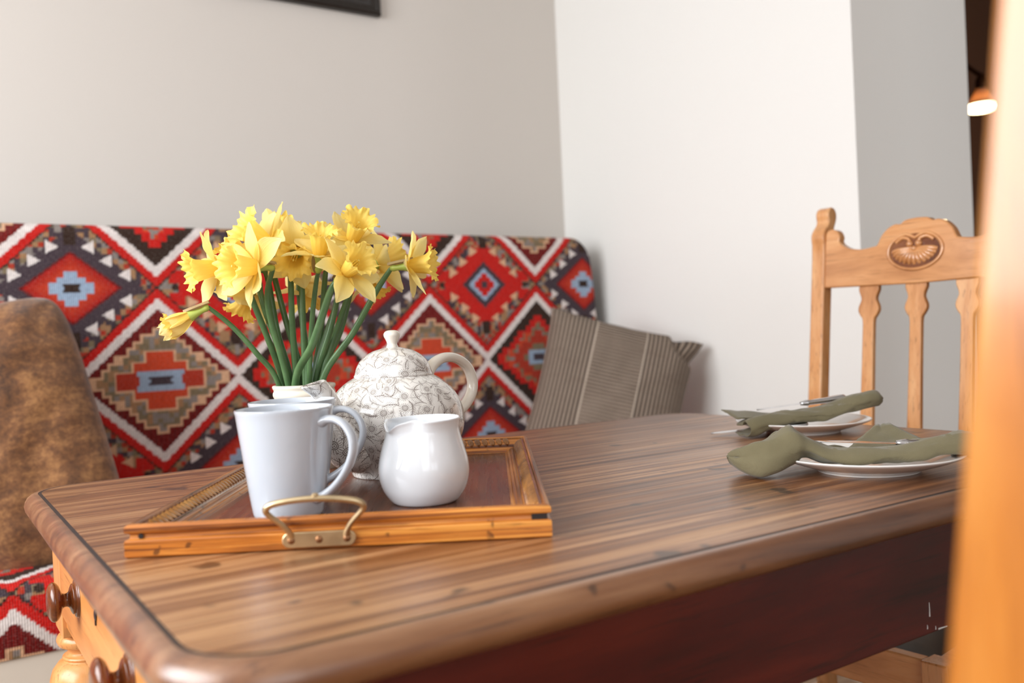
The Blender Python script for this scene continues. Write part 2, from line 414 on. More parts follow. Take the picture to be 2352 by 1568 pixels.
def wall_with_window(name, n, fixed, a0, a1, w0, w1, z0, z1, axis):
    mb = MB()
    def bx(a, b, c, d):
        if axis == 'x': mb.box(fixed[0], fixed[1], a, b, c, d)
        else: mb.box(a, b, fixed[0], fixed[1], c, d)
    bx(a0, w0, 0, 2.55); bx(w1, a1, 0, 2.55); bx(w0, w1, 0, z0); bx(w0, w1, z1, 2.55)
    struct(mb.build(name, M_wall, smooth=False))
    f = MB(); t = .05; m0, m1 = (fixed[0] + fixed[1]) / 2 - .02, (fixed[0] + fixed[1]) / 2 + .02
    def fx(a, b, c, d):
        if axis == 'x': f.box(m0, m1, a, b, c, d)
        else: f.box(a, b, m0, m1, c, d)
    fx(w0, w0 + t, z0, z1); fx(w1 - t, w1, z0, z1); fx(w0 + t, w1 - t, z0, z0 + t); fx(w0 + t, w1 - t, z1 - t, z1)
    mid = (w0 + w1) / 2; fx(mid - .02, mid + .02, z0 + t, z1 - t)
    struct(f.build('window_%d' % n, M_whitewood, smooth=False))
wall_with_window('wall_left', 1, (-1.75, -1.68), -3.25, YW + .15, -1.35, .65, .92, 2.32, 'x')
wall_with_window('wall_side', 3, (-3.25, -3.15), XR, 5.1, 2.6, 3.6, .85, 2.3, 'y')  # unseen window opening, added to go with the side room fill lamp
wall_with_window('wall_front', 2, (-3.25, -3.15), -1.68, XW, -1.3, .65, .9, 2.3, 'y')
# the picture hung on the back wall (only its lower corner shows)
def picture():
    x0, x1, z0, z1 = .55, 1.140, 1.962, 2.42; y1 = YW - .002
    t = thing('picture_frame', 'black moulded picture frame hanging high on the wall above the sofa', 'picture', ((x0 + x1) / 2, y1, z0))
    ox = -(x0 + x1) / 2
    def B(name, prof, mat):
        mb = MB(); V = []; F = []
        cs = [(x0, z0), (x1, z0), (x1, z1), (x0, z1)]; sg = [(1, 1), (-1, 1), (-1, -1), (1, -1)]
        for d, h in prof:
            for (x, z), (a, b) in zip(cs, sg): V.append((x + a * d + ox, -h, z + b * d - z0))
        for i in range(len(prof) - 1):
            for k in range(4): k2 = (k + 1) % 4; F.append((i * 4 + k, i * 4 + k2, i * 4 + 4 + k2, i * 4 + 4 + k))
        mb.add(V, F); return mb.build(name, mat, t, smooth=False)
    B('frame', [(0, 0), (0, .022), (.006, .028), (.014, .028), (.018, .022), (.03, .019), (.04, .022), (.046, .017), (.046, .004)], plain('black_frame_wood', s2l((30, 22, 16)), .35))
    MB().box(x0 + .044 + ox, x1 - .044 + ox, -.008, -.003, .044, z1 - z0 - .044).build('picture_panel', plain('muted_print', s2l((96, 88, 84)), .3, .2, 5), t, smooth=False)
picture()

# ------------------------------------------------------------------ kilim pattern (pure cloth colour)
PAL = {k: np.array(s2l(v)) for k, v in dict(white=(232, 222, 218), red=(200, 20, 10), dred=(108, 12, 10), drk=(54, 46, 50), brown=(48, 30, 20), cream=(222, 176, 140),
       olive=(128, 112, 86), orange=(206, 70, 36), blue=(156, 176, 200), grey=(140, 130, 124), tan=(164, 124, 88), purple=(66, 54, 62), dorange=(176, 52, 30)).items()}
def hsh(i, j, k=0):
    v = np.sin(i * 12.9898 + j * 78.233 + k * 37.719) * 43758.5453
    return v - np.floor(v)
def kilim(X, Z, x_a=.180, z_a=1.091, P=.194, Q=.2335):
    """X, Z arrays in metres; returns (N,3) linear colour"""
    N = X.shape[0]; C = np.zeros((N, 3))
    st = .0052                                             # weave stair for the diagonal lines
    def q(v, s): return (np.floor(np.abs(v) / s) + .5) * s
    # nearest B-row cell
    j = np.round((Z - (z_a - Q)) / (2 * Q)); zc = z_a - Q + 2 * Q * j
    i = np.round((X - (x_a + P)) / (2 * P)); xc = x_a + P + 2 * P * i
    dx = X - xc; dz = Z - zc
    r = q(dx, st) / .188 + np.abs(dz) / .181
    typeB = (np.mod(i + j, 2) == 0)
    inB = r < 1.0
    ci = np.floor(X / .0125); cj = np.floor(Z / .0125); h1 = hsh(ci, cj); h2 = hsh(ci, cj, 5)
    def put(mask, c): C[mask] = PAL[c]
    # ---- A / C cells
    ja = np.round((Z - z_a) / (2 * Q)); za = z_a + 2 * Q * ja
    ia = np.round((X - x_a) / (2 * P)); xa = x_a + 2 * P * ia
    ax = np.abs(X - xa); az = np.abs(Z - za); sx = X - xa
    typeA = (np.mod(ia + ja, 2) == 0); A = typeA; Cc = ~typeA
    mot = np.where(h1 < .35, 0, np.where(h1 < .6, 1, np.where(h1 < .8, 2, 3)))
    for k, nm in enumerate(('tan', 'grey', 'dorange', 'olive')): put(mot == k, nm)
    put((h2 > .72) & (az < .16), 'purple')
    ra = q(ax, st) / .165 + az / .145
    put(A & (ra < 1.0), 'purple')
    put(A & (ax < .013) & (az < .15) & (az > .105), 'brown')
    rd = ax / .112 + az / .089
    put(A & (rd < 1), 'dred'); put(A & (rd < .93), 'red')
    m = A & (rd < .93); f = np.clip((.93 - rd) / .6, 0, 1)[:, None]
    C[m] = ((PAL['red'] * .55 + PAL['dred'] * .45) * (1 - f) + PAL['orange'] * f)[m]
    put(A & (((ax < .050) & (az < .0135)) | ((ax < .031) & (az < .027)) | ((ax < .015) & (az < .042))), 'blue')
    put(A & (az < .011) & (ax < .0195 - .004 * (az < .004)), 'brown')
    for tx, tz in ((.040, .099), (.080, .066), (.120, .032)):
        lx = ax - tx; lz = az - tz
        put(A & (lx > -.0155) & (lx < .0125) & (np.abs(lz) < (lx + .0155) * .58), 'white')
    # C
    rc = q(ax, st) / .135 + az / .118
    put(Cc & (rc < 1.16) & (ra < 1.25) & ((np.floor(ax / .020) + np.floor(az / .020)) % 2 == 0), 'red')
    put(Cc & (rc < 1.10), 'red')
    put(Cc & (ax < .013) & (az < .15) & (az > .112), 'brown')
    put(Cc & (az < .045) & (az > .012) & (ax > .125) & (ax < .165), 'red')
    put(Cc & (np.hypot(ax - .150, az) < .009), 'brown')
    for tx, tz in ((.036, .103), (.072, .070), (.108, .038)):
        lx = ax - tx; lz = az - tz
        put(Cc & (lx > -.016) & (lx < .012) & (np.abs(lz) < (lx + .016) * .56), 'cream')
    rcc = q(ax, .004) / .078 + az / .072
    put(Cc & (rcc < 1.0), 'purple'); put(Cc & (rcc < .72), 'blue')
    s = .0118; put(Cc & (((ax < 3 * s) & (az < s)) | ((ax < s) & (az < 3 * s)) | ((ax < 2 * s) & (az < 2 * s))), 'red')
    put(Cc & (ax < s) & (az < s), 'purple'); put(Cc & (np.abs(ax - 2 * s) < s * .25) & (np.abs(az - 2 * s) < s * .25), 'blue')
    # ---- lines and B cells
    put(r < 1.28, 'red'); put(r < 1.16 - .02, 'white')
    ln = (np.abs(dx) > .180) & (np.abs(dz) < .016); put(ln, 'white')
    put((r >= 1.28) & (r < 1.31), 'brown')
    inn = r < 1.0
    stripe = (np.mod(np.floor(X / .0056), 2) == 0)
    B = inn & typeB; B2 = inn & ~typeB
    C[B] = (PAL['dred'] * .9)[None, :]; C[B & stripe] = (PAL['dred'] * 1.25)[None, :]
    put(B2, 'brown')
    sx_, sz_ = .0155, .0168
    r2 = np.floor(np.abs(dx) / sx_) * sx_ / .170 + np.floor(np.abs(dz) / sz_) * sz_ / .138
    r3 = np.floor((np.abs(dx) + .006) / sx_) * sx_ / .166 + np.floor((np.abs(dz) + .006) / sz_) * sz_ / .136
    put(B & (r2 < .93), 'cream')
    ol = B & (r3 < .93); put(ol, 'olive'); put(ol & (h1 > .6), 'grey'); put(ol & (h2 > .8), 'tan')
    def cross(g_): return ((np.abs(dx) < .034 + g_) & (np.abs(dz) < .072 + g_)) | ((np.abs(dx) < .063 + g_) & (np.abs(dz) < .045 + g_)) | ((np.abs(dx) < .104 + g_) & (np.abs(dz) < .021 + g_))
    put(B & cross(.0055), 'cream'); put(B & cross(0), 'orange'); put(B & cross(0) & (np.abs(dz) < .021), 'dorange')
    put(B & (np.abs(dz) < .026) & (np.abs(dx) < .050 + .008 * (np.abs(dz) > .012)), 'blue')
    put(B & (np.abs(dz) < .0115) & (np.abs(dx) < .029 - .005 * (np.abs(dz) < .004)), 'purple')
    put(B2 & (r2 < .86), 'red'); o2 = B2 & (r3 < .80); put(o2, 'orange'); put(o2 & (h1 > .55), 'olive'); put(o2 & (h2 > .75), 'grey')
    put(B2 & (r2 < .52), 'dorange'); put(B2 & (r3 < .36), 'olive')
    put(B2 & (np.abs(dz) < .022) & (np.abs(dx) < .04), 'blue'); put(B2 & (np.abs(dz) < .010) & (np.abs(dx) < .02), 'purple')
    # uneven yarn
    nz = .86 + .28 * hsh(np.floor(X / .0028), np.floor(Z / .0035), 3)
    return np.clip(C * nz[:, None], 0, 1)

def gridmesh(name, P3, colr, nr, nc, mat, parent):
    """P3 (nr*nc,3) grid"""
    me = bpy.data.meshes.new(name)
    idx = np.arange(nr * nc).reshape(nr, nc)
    F = np.stack([idx[:-1, :-1], idx[:-1, 1:], idx[1:, 1:], idx[1:, :-1]], -1).reshape(-1, 4)
    me.vertices.add(nr * nc); me.vertices.foreach_set('co', P3.astype(np.float32).ravel())
    nf = len(F); me.loops.add(nf * 4); me.loops.foreach_set('vertex_index', F.astype(np.int32).ravel())
    me.polygons.add(nf); me.polygons.foreach_set('loop_start', np.arange(0, nf * 4, 4, dtype=np.int32)); me.polygons.foreach_set('loop_total', np.full(nf, 4, dtype=np.int32))
    me.update(calc_edges=True)
    if colr is not None:
        a = me.color_attributes.new('Col', 'FLOAT_COLOR', 'POINT')
        a.data.foreach_set('color', np.concatenate([colr, np.ones((nr * nc, 1))], 1).astype(np.float32).ravel())
    me.shade_smooth()
    return link(name, me, mat, parent)

def sofa():
    t = thing('sofa', 'high-backed settle upholstered in red diamond-patterned kilim fabric along the wall', 'sofa', (.3, .7, 0))
    ox, oy = -.3, -.7
    xs = np.concatenate([np.arange(-1.4, -.12, .02), np.arange(-.12, 1.7901, .0030)])
    top = 1.247; z0 = .44
    zs = np.arange(z0, top + .001, .0030); nr, nc = len(zs), len(xs)
    X, Z = np.meshgrid(xs, zs); R = .085
    xr = np.where(Z > top - R, 1.805 - R + np.sqrt(np.maximum(R * R - (Z - (top - R)) ** 2, 0)), 1.805) - np.clip((Z - .9) * .09, 0, .05)
    X = np.where(X > 1.5, 1.5 + (X - 1.5) * (xr - 1.5) / (1.79 - 1.5), X)
    d = np.minimum(top - Z, (xr - X)); rr = .028
    dd = np.clip(rr - d, 0, rr)
    Y = 1.045 + rr - np.sqrt(np.maximum(rr * rr - dd * dd, 0)) + .012 * np.sin((X - .4) * 2.1) * np.clip((Z - .5), 0, 1) * .4
    colr = kilim(X.ravel(), Z.ravel())
    P3 = np.stack([X.ravel() + ox, Y.ravel() + oy, Z.ravel()], 1)
    gridmesh('backrest_cover', P3, colr, nr, nc, M_kilim, t)
    # body behind the cover: rounded at its upper right corner
    poly = [(-1.4, .50), (1.787, .50), (1.787, .9)] + [(1.775 - R * .95 + R * .95 * cos(a) - .012 * a, top - .006 - R * .95 + R * .95 * sin(a)) for a in np.linspace(0, pi / 2, 10)] + [(-1.4, top - .006)]
    MB().prism([(a + ox, b) for a, b in poly], 1.066 + oy, 1.272 + oy).build('backrest_body', plain('dark_sofa_side_cloth', s2l((70, 58, 60)), .9), t, ang=30)
    # seat cushion: front face up, over the rounded edge and back
    xs = np.concatenate([np.arange(-1.4, -.35, .02), np.arange(-.35, .32, .0030), np.arange(.32, 1.795, .02)])
    v = np.concatenate([np.arange(0, .17, .0030), np.arange(.17, .62, .012)])
    X, S = np.meshgrid(xs, v); fr = .028; h0 = .105
    Y = np.where(S < h0, .552 - .006 * np.sin(S / h0 * pi), np.where(S < h0 + fr * pi / 2, .552 + fr - fr * np.cos((S - h0) / fr), .552 + fr + (S - h0 - fr * pi / 2)))
    Z = np.where(S < h0, .383 + S, np.where(S < h0 + fr * pi / 2, .488 + fr * np.sin((S - h0) / fr), .516))
    c = kilim(X.ravel(), .383 + S.ravel(), x_a=-.203, z_a=.5035)
    gridmesh('seat_cushion', np.stack([X.ravel() + ox, Y.ravel() + oy, Z.ravel()], 1), c, *X.shape, M_kilim, t)
    MB().box(-1.4 + ox, 1.78 + ox, .60 + oy, 1.25 + oy, .06, .49).build('seat_base', M_cream, t, .004)
    MB().box(-1.4 + ox, 1.78 + ox, .556 + oy, .60 + oy, .06, .384).build('front_board', M_cream, t, .003)
    for x in (-1.32, .2, 1.7):
        MB().box(x - .03 + ox, x + .03 + ox, .60 + oy, .66 + oy, 0, .06).build('foot', M_cream, t, .003)
        MB().box(x - .03 + ox, x + .03 + ox, 1.15 + oy, 1.21 + oy, 0, .06).build('foot', M_cream, t, .003)
sofa()

# ------------------------------------------------------------------ cushions
def cushion(name, label, w_, h_, th, right, up, centre, mat, pinch=.1, wrk=.006, seed=0, ear=None, rnd_=0.0):
    n = 72; V = []; UV = []; F = []
    for side in (1, -1):
        for i in range(n + 1):
            for j in range(n + 1):
                u = -1 + 2 * i / n; v = -1 + 2 * j / n
                x = w_ / 2 * u * (1 - pinch * (1 - v * v) * u * u); y = h_ / 2 * v * (1 - pinch * (1 - u * u) * v * v)
                rc_ = 1 - rnd_ * u ** 6 * v ** 6; x *= rc_; y *= rc_
                k = max(0, (1 - u ** 4) * (1 - v ** 4)) ** .55
                z = side * th / 2 * k
                nn = noise.noise(Vector((x * 9 + seed, y * 9, side))) * wrk * 2 + noise.noise(Vector((x * 22 + seed, y * 22, side))) * wrk
                z += side * nn * k ** .5
                # tension folds running out of the corners
                dcor = min(hypot(1 - abs(u), 1 - abs(v)), 1)
                z += side * .006 * sin(atan2(1 - abs(v), 1 - abs(u)) * 9 + seed) * max(0, .75 - dcor) * k ** .3
                if ear and side == 1 or ear:
                    eu, ev, s_ = ear; dd = hypot(u - eu, v - ev)
                    if dd < .42: q = (1 - dd / .42); x += s_[0] * q * q; y += s_[1] * q * q; z += s_[2] * q * q; nq = math.exp(-((dd - .27) / .09) ** 2); x -= nq * .016; y -= nq * .016; z -= side * nq * .006
                V.append((x, y, z)); UV.append((w_ / 2 * u, h_ / 2 * v))
        b = 0 if side == 1 else (n + 1) ** 2
        for i in range(n):
            for j in range(n):
                a = b + i * (n + 1) + j; q = (a, a + n + 1, a + n + 2, a + 1)
                F.append(q if side == 1 else q[::-1])
    r = Vector(right).normalized(); upv = Vector(up); upv = (upv - r * upv.dot(r)).normalized(); nz = r.cross(upv)
    M = Matrix(((r.x, upv.x, nz.x, centre[0]), (r.y, upv.y, nz.y, centre[1]), (r.z, upv.z, nz.z, centre[2]), (0, 0, 0, 1)))
    o = mk(name, V, F, mat, None, True, 80, UV)
    me = o.data; bm = bmesh.new(); bm.from_mesh(me); bmesh.ops.remove_doubles(bm, verts=bm.verts, dist=1e-5); bm.to_mesh(me); bm.free(); me.shade_smooth()
    o.matrix_world = M; tag(o, label, 'cushion')
    return o
cushion('velvet_cushion', 'brown mottled velvet cushion at the left end of the sofa', .56, .58, .20, (.915, -.27, .26), (-.25, .30, .92), (-.078, .845, .732), M_velvet, -.015, .009, 2, rnd_=.075)
cushion('striped_cushion', 'taupe cushion with woven stripes leaning in the sofa corner by the pale wall', .45, .46, .19, (.755, -.60, -.266), (.26, .10, .95), (1.545, .71, .735), M_stripe, .06, .005, 5,
        ear=(1, 1, (.012, -.01, .0)))

# ------------------------------------------------------------------ the table
TX0, TX1, TY0, TY1, TZ = -.031, 1.166, -.840, .025, .76
def rrect(x0, x1, y0, y1, r, d, n=10):
    r2 = max(r - d, .004); out = []
    for cx, cy, a0 in ((x1 - r, y1 - r, 0), (x0 + r, y1 - r, pi / 2), (x0 + r, y0 + r, pi), (x1 - r, y0 + r, 1.5 * pi)):
        for k in range(n + 1):
            a = a0 + pi / 2 * k / n; out.append((cx + r2 * cos(a) - 0, cy + r2 * sin(a)))
    return out
def table():
    cx, cy = (TX0 + TX1) / 2, (TY0 + TY1) / 2
    t = thing('dining_table', 'worn brown wooden table with rounded moulded edge and dark groove line', 'table', (cx, cy, 0))
    def ringmesh(name, prof, mat, capin=False, r=.072):
        V = []; F = []; m = None
        for d, z in prof:
            R = rrect(TX0 - cx, TX1 - cx, TY0 - cy, TY1 - cy, r, d); m = len(R); V += [(x, y, z) for x, y in R]
        for i in range(len(prof) - 1):
            for k in range(m): k2 = (k + 1) % m; F.append((i * m + k, i * m + k2, i * m + m + k2, i * m + m + k))
        if capin: F.append(tuple(range(m)))
        return mk(name, V, F, mat, t, True, 35)
    z = TZ
    ringmesh('tabletop', [(.0205, z), (.0205, z - .004), (.0205, z - .020), (.06, z - .020)], M_top, True)
    ringmesh('groove', [(.0215, z - .0004), (.0145, z - .0004)], M_inlay)
    ringmesh('edge_moulding', [(.0163, z - .003), (.0163, z - .0002), (.0120, z - .0003), (.0080, z - .0018), (.0040, z - .0050), (.0012, z - .0100), (.0, z - .0155), (.0010, z - .0210), (.0040, z - .0255), (.0090, z - .0280), (.0140, z - .0285), (.04, z - .0285)], M_mould)
    # aprons
    i = .033; x0, x1, y0, y1 = TX0 + i - cx, TX1 - i - cx, TY0 + i - cy, TY1 - i - cy; zt, zb = z - .0215, .592
    MB().box(x0 + .06, x1 - .06, y0 + .004, y0 + .026, .616, zt).build('apron', M_apron, t, .002)['label'] = 'dark red long apron'
    MB().box(x0 + .06, x1 - .06, y1 - .026, y1 - .004, .616, zt).build('apron', M_apron, t, .002)
    MB().box(x1 - .026, x1 - .004, y0 + .06, y1 - .06, zb, zt).build('apron', M_pine, t, .002)
    DRIPS = ((.6966, .648, .634, .0006), (.6920, .6265, .6225, .0005), (.7060, .6225, .6190, .0005))
    dp = MB(); yy = y0 + .0036
    for dx_, za, zb_, r_ in DRIPS: dp.tube([(dx_ - cx, yy, za), (dx_ + .0003 - cx, yy, (za + zb_) / 2), (dx_ - cx, yy, zb_)], [r_ * .5, r_ * .7, r_], 8)
    dp.tube([(.711 - cx, yy, .6185), (.726 - cx, yy, .6180)], [.0009, .0005], 8)
    dp.build('paint_drips', M_whitewood, t)
    # the end with a drawer: rails round a drawer front
    MB().box(x0 + .005, x0 + .026, y0 + .06, y1 - .06, zt - .016, zt).box(x0 + .005, x0 + .026, y0 + .06, y1 - .06, zb, zb + .016).build('drawer_rail', M_pine, t, .0015)
    dr = MB().box(x0 - .001, x0 + .022, y0 + .075, y1 - .075, zb + .018, zt - .018).build('drawer', M_pine, t, .003); dr['label'] = 'honey coloured drawer front'
    kp = [(.0, 0), (.0195, 0), (.0205, .002), (.0195, .0045), (.0165, .0055), (.0165, .008), (.0135, .0105), (.0085, .0135), (.0072, .0185), (.009, .0235), (.0165, .0275), (.0205, .0325), (.0212, .037), (.0185, .042), (.0115, .0455), (.0, .0465)]
    for wy in (-.236, -.531):
        M = Matrix.Translation((x0 - .001, wy - cy, .667)) @ Matrix.Scale(.66, 4, (1, 0, 0)) @ Matrix.Rotation(-pi / 2, 4, 'Y')
        MB().lathe(sp2(kp, 3)[0:], 40, M, False).build('knob', M_knob, dr, ang=60)
    kh = MB(); kh.lathe([(.0055, 0), (.0055, .0012), (.004, .0018), (.0, .0018)], 20, Matrix.Translation((x0 - .001, -.362 - cy, .678)) @ Matrix.Rotation(-pi / 2, 4, 'Y'), False)
    kh.box(x0 - .0025, x0 - .0008, -.3635 - cy, -.3605 - cy, .668, .677); kh.build('keyhole', M_inlay, dr)
    # legs
    prof = [(.0, .582), (.028, .582), (.030, .578), (.036, .575), (.0385, .569), (.036, .562), (.027, .558), (.025, .553), (.028, .549), (.032, .548), (.032, .545), (.030, .543), (.037, .540), (.044, .531), (.0475, .519), (.048, .514), (.0505, .512), (.0505, .505), (.0480, .502), (.045, .47), (.036, .41),
            (.030, .30), (.026, .20), (.024, .155), (.030, .150), (.032, .140), (.028, .13), (.021, .12), (.024, .09), (.030, .06), (.028, .03), (.018, .0), (.0, .0)]
    for sx in (0, 1):
        for sy in (0, 1):
            X0 = x0 - 0 if sx == 0 else x1 - .068; Y0 = y0 if sy == 0 else y1 - .068
            mb = MB().box(X0, X0 + .068, Y0, Y0 + .068, .580, zt)
            mb.lathe(prof, 36, Matrix.Translation((X0 + .034, Y0 + .034, 0)), False)
            mb.build('leg', M_pinez if sx == 0 else M_apron, t, .0025, ang=50)
table()

# ------------------------------------------------------------------ chairs
def make_chair(label, loc, rotz, group=None, M_chair=M_chair, M_chairx=M_chairx):
    t = thing('dining_chair', label, 'chair', loc, rotz, group)
    HW = .214; ZS = .43
    yf = lambda z: -(max(z, ZS) - ZS) * .114 - max(0, (ZS - z)) * .10
    # back posts, scrolled at the top
    for s in (-1, 1):
        front = [(.016, 0.0), (.018, .43), (.016, .80), (.015, 1.06), (.018, 1.10), (.020, 1.115), (.013, 1.128), (.004, 1.137), (.0005, 1.145), (.003, 1.154), (.004, 1.163), (-.001, 1.172), (-.010, 1.176)]
        back = [(-.019, 1.174), (-.026, 1.166), (-.029, 1.155), (-.026, 1.142), (-.020, 1.125), (-.017, 1.08), (-.016, .8), (-.019, .43), (-.016, 0)]
        poly = [(a - .2 + yf(z), z) for a, z in sp2(front, 2) + sp2(back, 2)]
        MB().prism(poly, s * HW - .0155, s * HW + .0155, 'x').build('back_post', M_chair, t, .003, 2, ang=30)
    # crest rail
    h = [(0, 1.127), (.020, 1.125), (.030, 1.118), (.040, 1.119), (.054, 1.112), (.066, 1.098), (.073, 1.082), (.080, 1.079), (.105, 1.076), (.128, 1.080), (.143, 1.088), (.151, 1.097), (.150, 1.106), (.155, 1.118), (.166, 1.125), (.177, 1.122), (.181, 1.112)]
    hs = [(a * 1.105, z) for a, z in sp2(h, 3)]; bot = [(.2, 1.001), (.10, .999), (0, .997), (-.10, .999), (-.2, 1.001)]
    poly = [(-a, z) for a, z in hs[::-1]] + hs[1:] + bot
    y2 = lambda z: -.2 + yf(z)
    MB().prism(poly, -.011, .011, 'y', yf=y2).build('crest_rail', M_chairx, t, .003, 2, ang=30)
    # carved shell: oval rim, fan of ribs, three beads, on the front face of the crest
    cz = 1.062; cy_ = -.2 + yf(cz) + .0115
    Rk = Matrix.Translation((0, cy_, cz)) @ Matrix.Rotation(radians(6.5), 4, 'X')
    sh = MB(); rim = []
    for k in range(41):
        a = -pi * .5 + 2 * pi * k / 40; rx, rz = .055, .037
        x = rx * cos(a); z_ = rz * sin(a)
        if z_ > 0: z_ -= .012 * max(0, 1 - abs(x) / .02)
        rim.append((x, .0005, z_))
    sh.tube(rim, .0034, 8, cap=False, M=Rk)
    for k in range(13):
        a = radians(188 + 164 * k / 12) if True else 0
        e = Vector((.046 * cos(a), .0, .031 * sin(a) + .004)); st = Vector((.004 * cos(a), .001, .007))
        pth = [st.lerp(e, q / 6) + Vector((0, .004 * sin(pi * q / 6), 0)) for q in range(7)]
        sh.tube(pth, [.0012, .0022, .0032, .0042, .0050, .0052, .0036], 8, M=Rk)
    for s in (-1, 1):
        sc = [(s * .038, .001, .018), (s * .026, .002, .026), (s * .014, .003, .024), (s * .009, .003, .017), (s * .012, .004, .012)]
        sh.tube(spline(sc, 4), .0036, 8, M=Rk)
        bm_ = MB().lathe([(0, -.007), (.005, -.005), (.0075, 0), (.005, .005), (0, .007)], 16, Rk @ Matrix.Translation((s * .009, .003, .013)), False); sh.add(bm_.V, bm_.F)
    bm_ = MB().lathe([(0, -.006), (.0045, -.004), (.0065, 0), (.0045, .004), (0, .006)], 16, Rk @ Matrix.Translation((0, .003, .003)), False); sh.add(bm_.V, bm_.F)
    sh.build('carved_shell', M_chairx, t, ang=60)
    MB().lathe([(0, 0), (1, 0), (1, .0012), (0, .0012)], 40, Rk @ Matrix.Rotation(-pi / 2, 4, 'X') @ Matrix.Scale(.05, 4, (1, 0, 0)) @ Matrix.Scale(.034, 4, (0, 1, 0)), False).build('shell_recess', M_knob, t)
    # three shaped slats
    sl = [(.0215, 1.0), (.0215, .990), (.017, .978), (.0165, .970), (.0215, .958), (.0220, .948), (.017, .938), (.0125, .930), (.0118, .90), (.0125, .80), (.0145, .65), (.0155, .585)]
    ss_ = sp2(sl, 3)
    for x in (-.100, 0, .100):
        poly = [(x + a, z) for a, z in ss_] + [(x - a, z) for a, z in ss_[::-1]]
        MB().prism(poly, -.0065, .0065, 'y', yf=y2).build('slat', M_chair, t, .002, 2, ang=30)
    MB().prism([(-.2, .545), (.2, .545), (.2, .587), (-.2, .587)], -.009, .009, 'y', yf=y2).build('lower_back_rail', M_chairx, t, .003)
    # seat: back narrower than front
    def rail(name, a, b, th=.022, z0=.365, z1=.428):
        a = Vector((*a, 0)); b = Vector((*b, 0)); d = (b - a).normalized(); n = Vector((-d.y, d.x, 0)) * th / 2
        V = [a - n, b - n, b + n, a + n]; V = [(v.x, v.y, z0) for v in V] + [(v.x, v.y, z1) for v in V]
        MB().add(V, [(0, 3, 2, 1), (4, 5, 6, 7), (0, 1, 5, 4), (1, 2, 6, 5), (2, 3, 7, 6), (3, 0, 4, 7)]).build(name, M_chairx, t, .003)
    FW = .240; FY = .165
    rail('seat_rail', (-FW + .02, FY), (FW - .02, FY)); rail('seat_rail', (-FW, FY - .02), (-HW, -.19)); rail('seat_rail', (FW, FY - .02), (HW, -.19)); rail('seat_rail', (-.199, -.195), (.199, -.195))
    n = 16; V = []; F = []
    for i in range(n + 1):
        for j in range(n + 1):
            u = -1 + 2 * i / n; v = j / n; wv = (HW - .02) * (1 - v) + (FW - .012) * v
            k = max(0, (1 - u ** 6) * (1 - (2 * v - 1) ** 6)) ** .5
            V.append((u * wv, -.183 + v * (FY + .176), .418 + .016 * k))
    m = (n + 1) ** 2; V += [(x, y, .408) for x, y, z_ in V[:m]]
    for i in range(n):
        for j in range(n): a = i * (n + 1) + j; F += [(a, a + n + 1, a + n + 2, a + 1), (m + a, m + a + 1, m + a + n + 2, m + a + n + 1)]
    for j in range(n):
        for a, b in ((j, j + 1), (n * (n + 1) + j, n * (n + 1) + j + 1), (j * (n + 1), (j + 1) * (n + 1)), (j * (n + 1) + n, (j + 1) * (n + 1) + n)): F.append((a, b, m + b, m + a))
    mk('seat_pad', V, F, M_seatblack, t, True, 60)['label'] = 'black seat pad'
    for s in (-1, 1):
        mb = MB().box(s * FW - .02, s * FW + .02, FY - .02, FY + .02, .355, .430)
        mb.lathe([(0, .357), (.018, .357), (.021, .35), (.015, .34), (.020, .325), (.021, .25), (.016, .12), (.020, .11), (.014, .10), (.018, .05), (.013, 0), (0, 0)], 24, Matrix.Translation((s * FW, FY, 0)), False)
        mb.build('front_leg', M_chair, t, .003, ang=50)
        MB().tube([(s * FW, FY, .16), (s * (HW + .005), -.2 - .027, .16)], .009, 12).build('stretcher', M_chair, t)
    MB().tube([(-FW, FY - .005, .22), (FW, FY - .005, .22)], .010, 12).build('stretcher', M_chair, t)
    return t
make_chair('honey wood chair with carved shell crest at the far end of the table', (1.240, -.317, 0), radians(94), 'matching carved dining chairs', M_chair2, M_chair2x)
make_chair('orange wooden chair nearest the viewer, only its post showing at the right edge', (.3685, -.930, 0), 0, 'matching carved dining chairs')

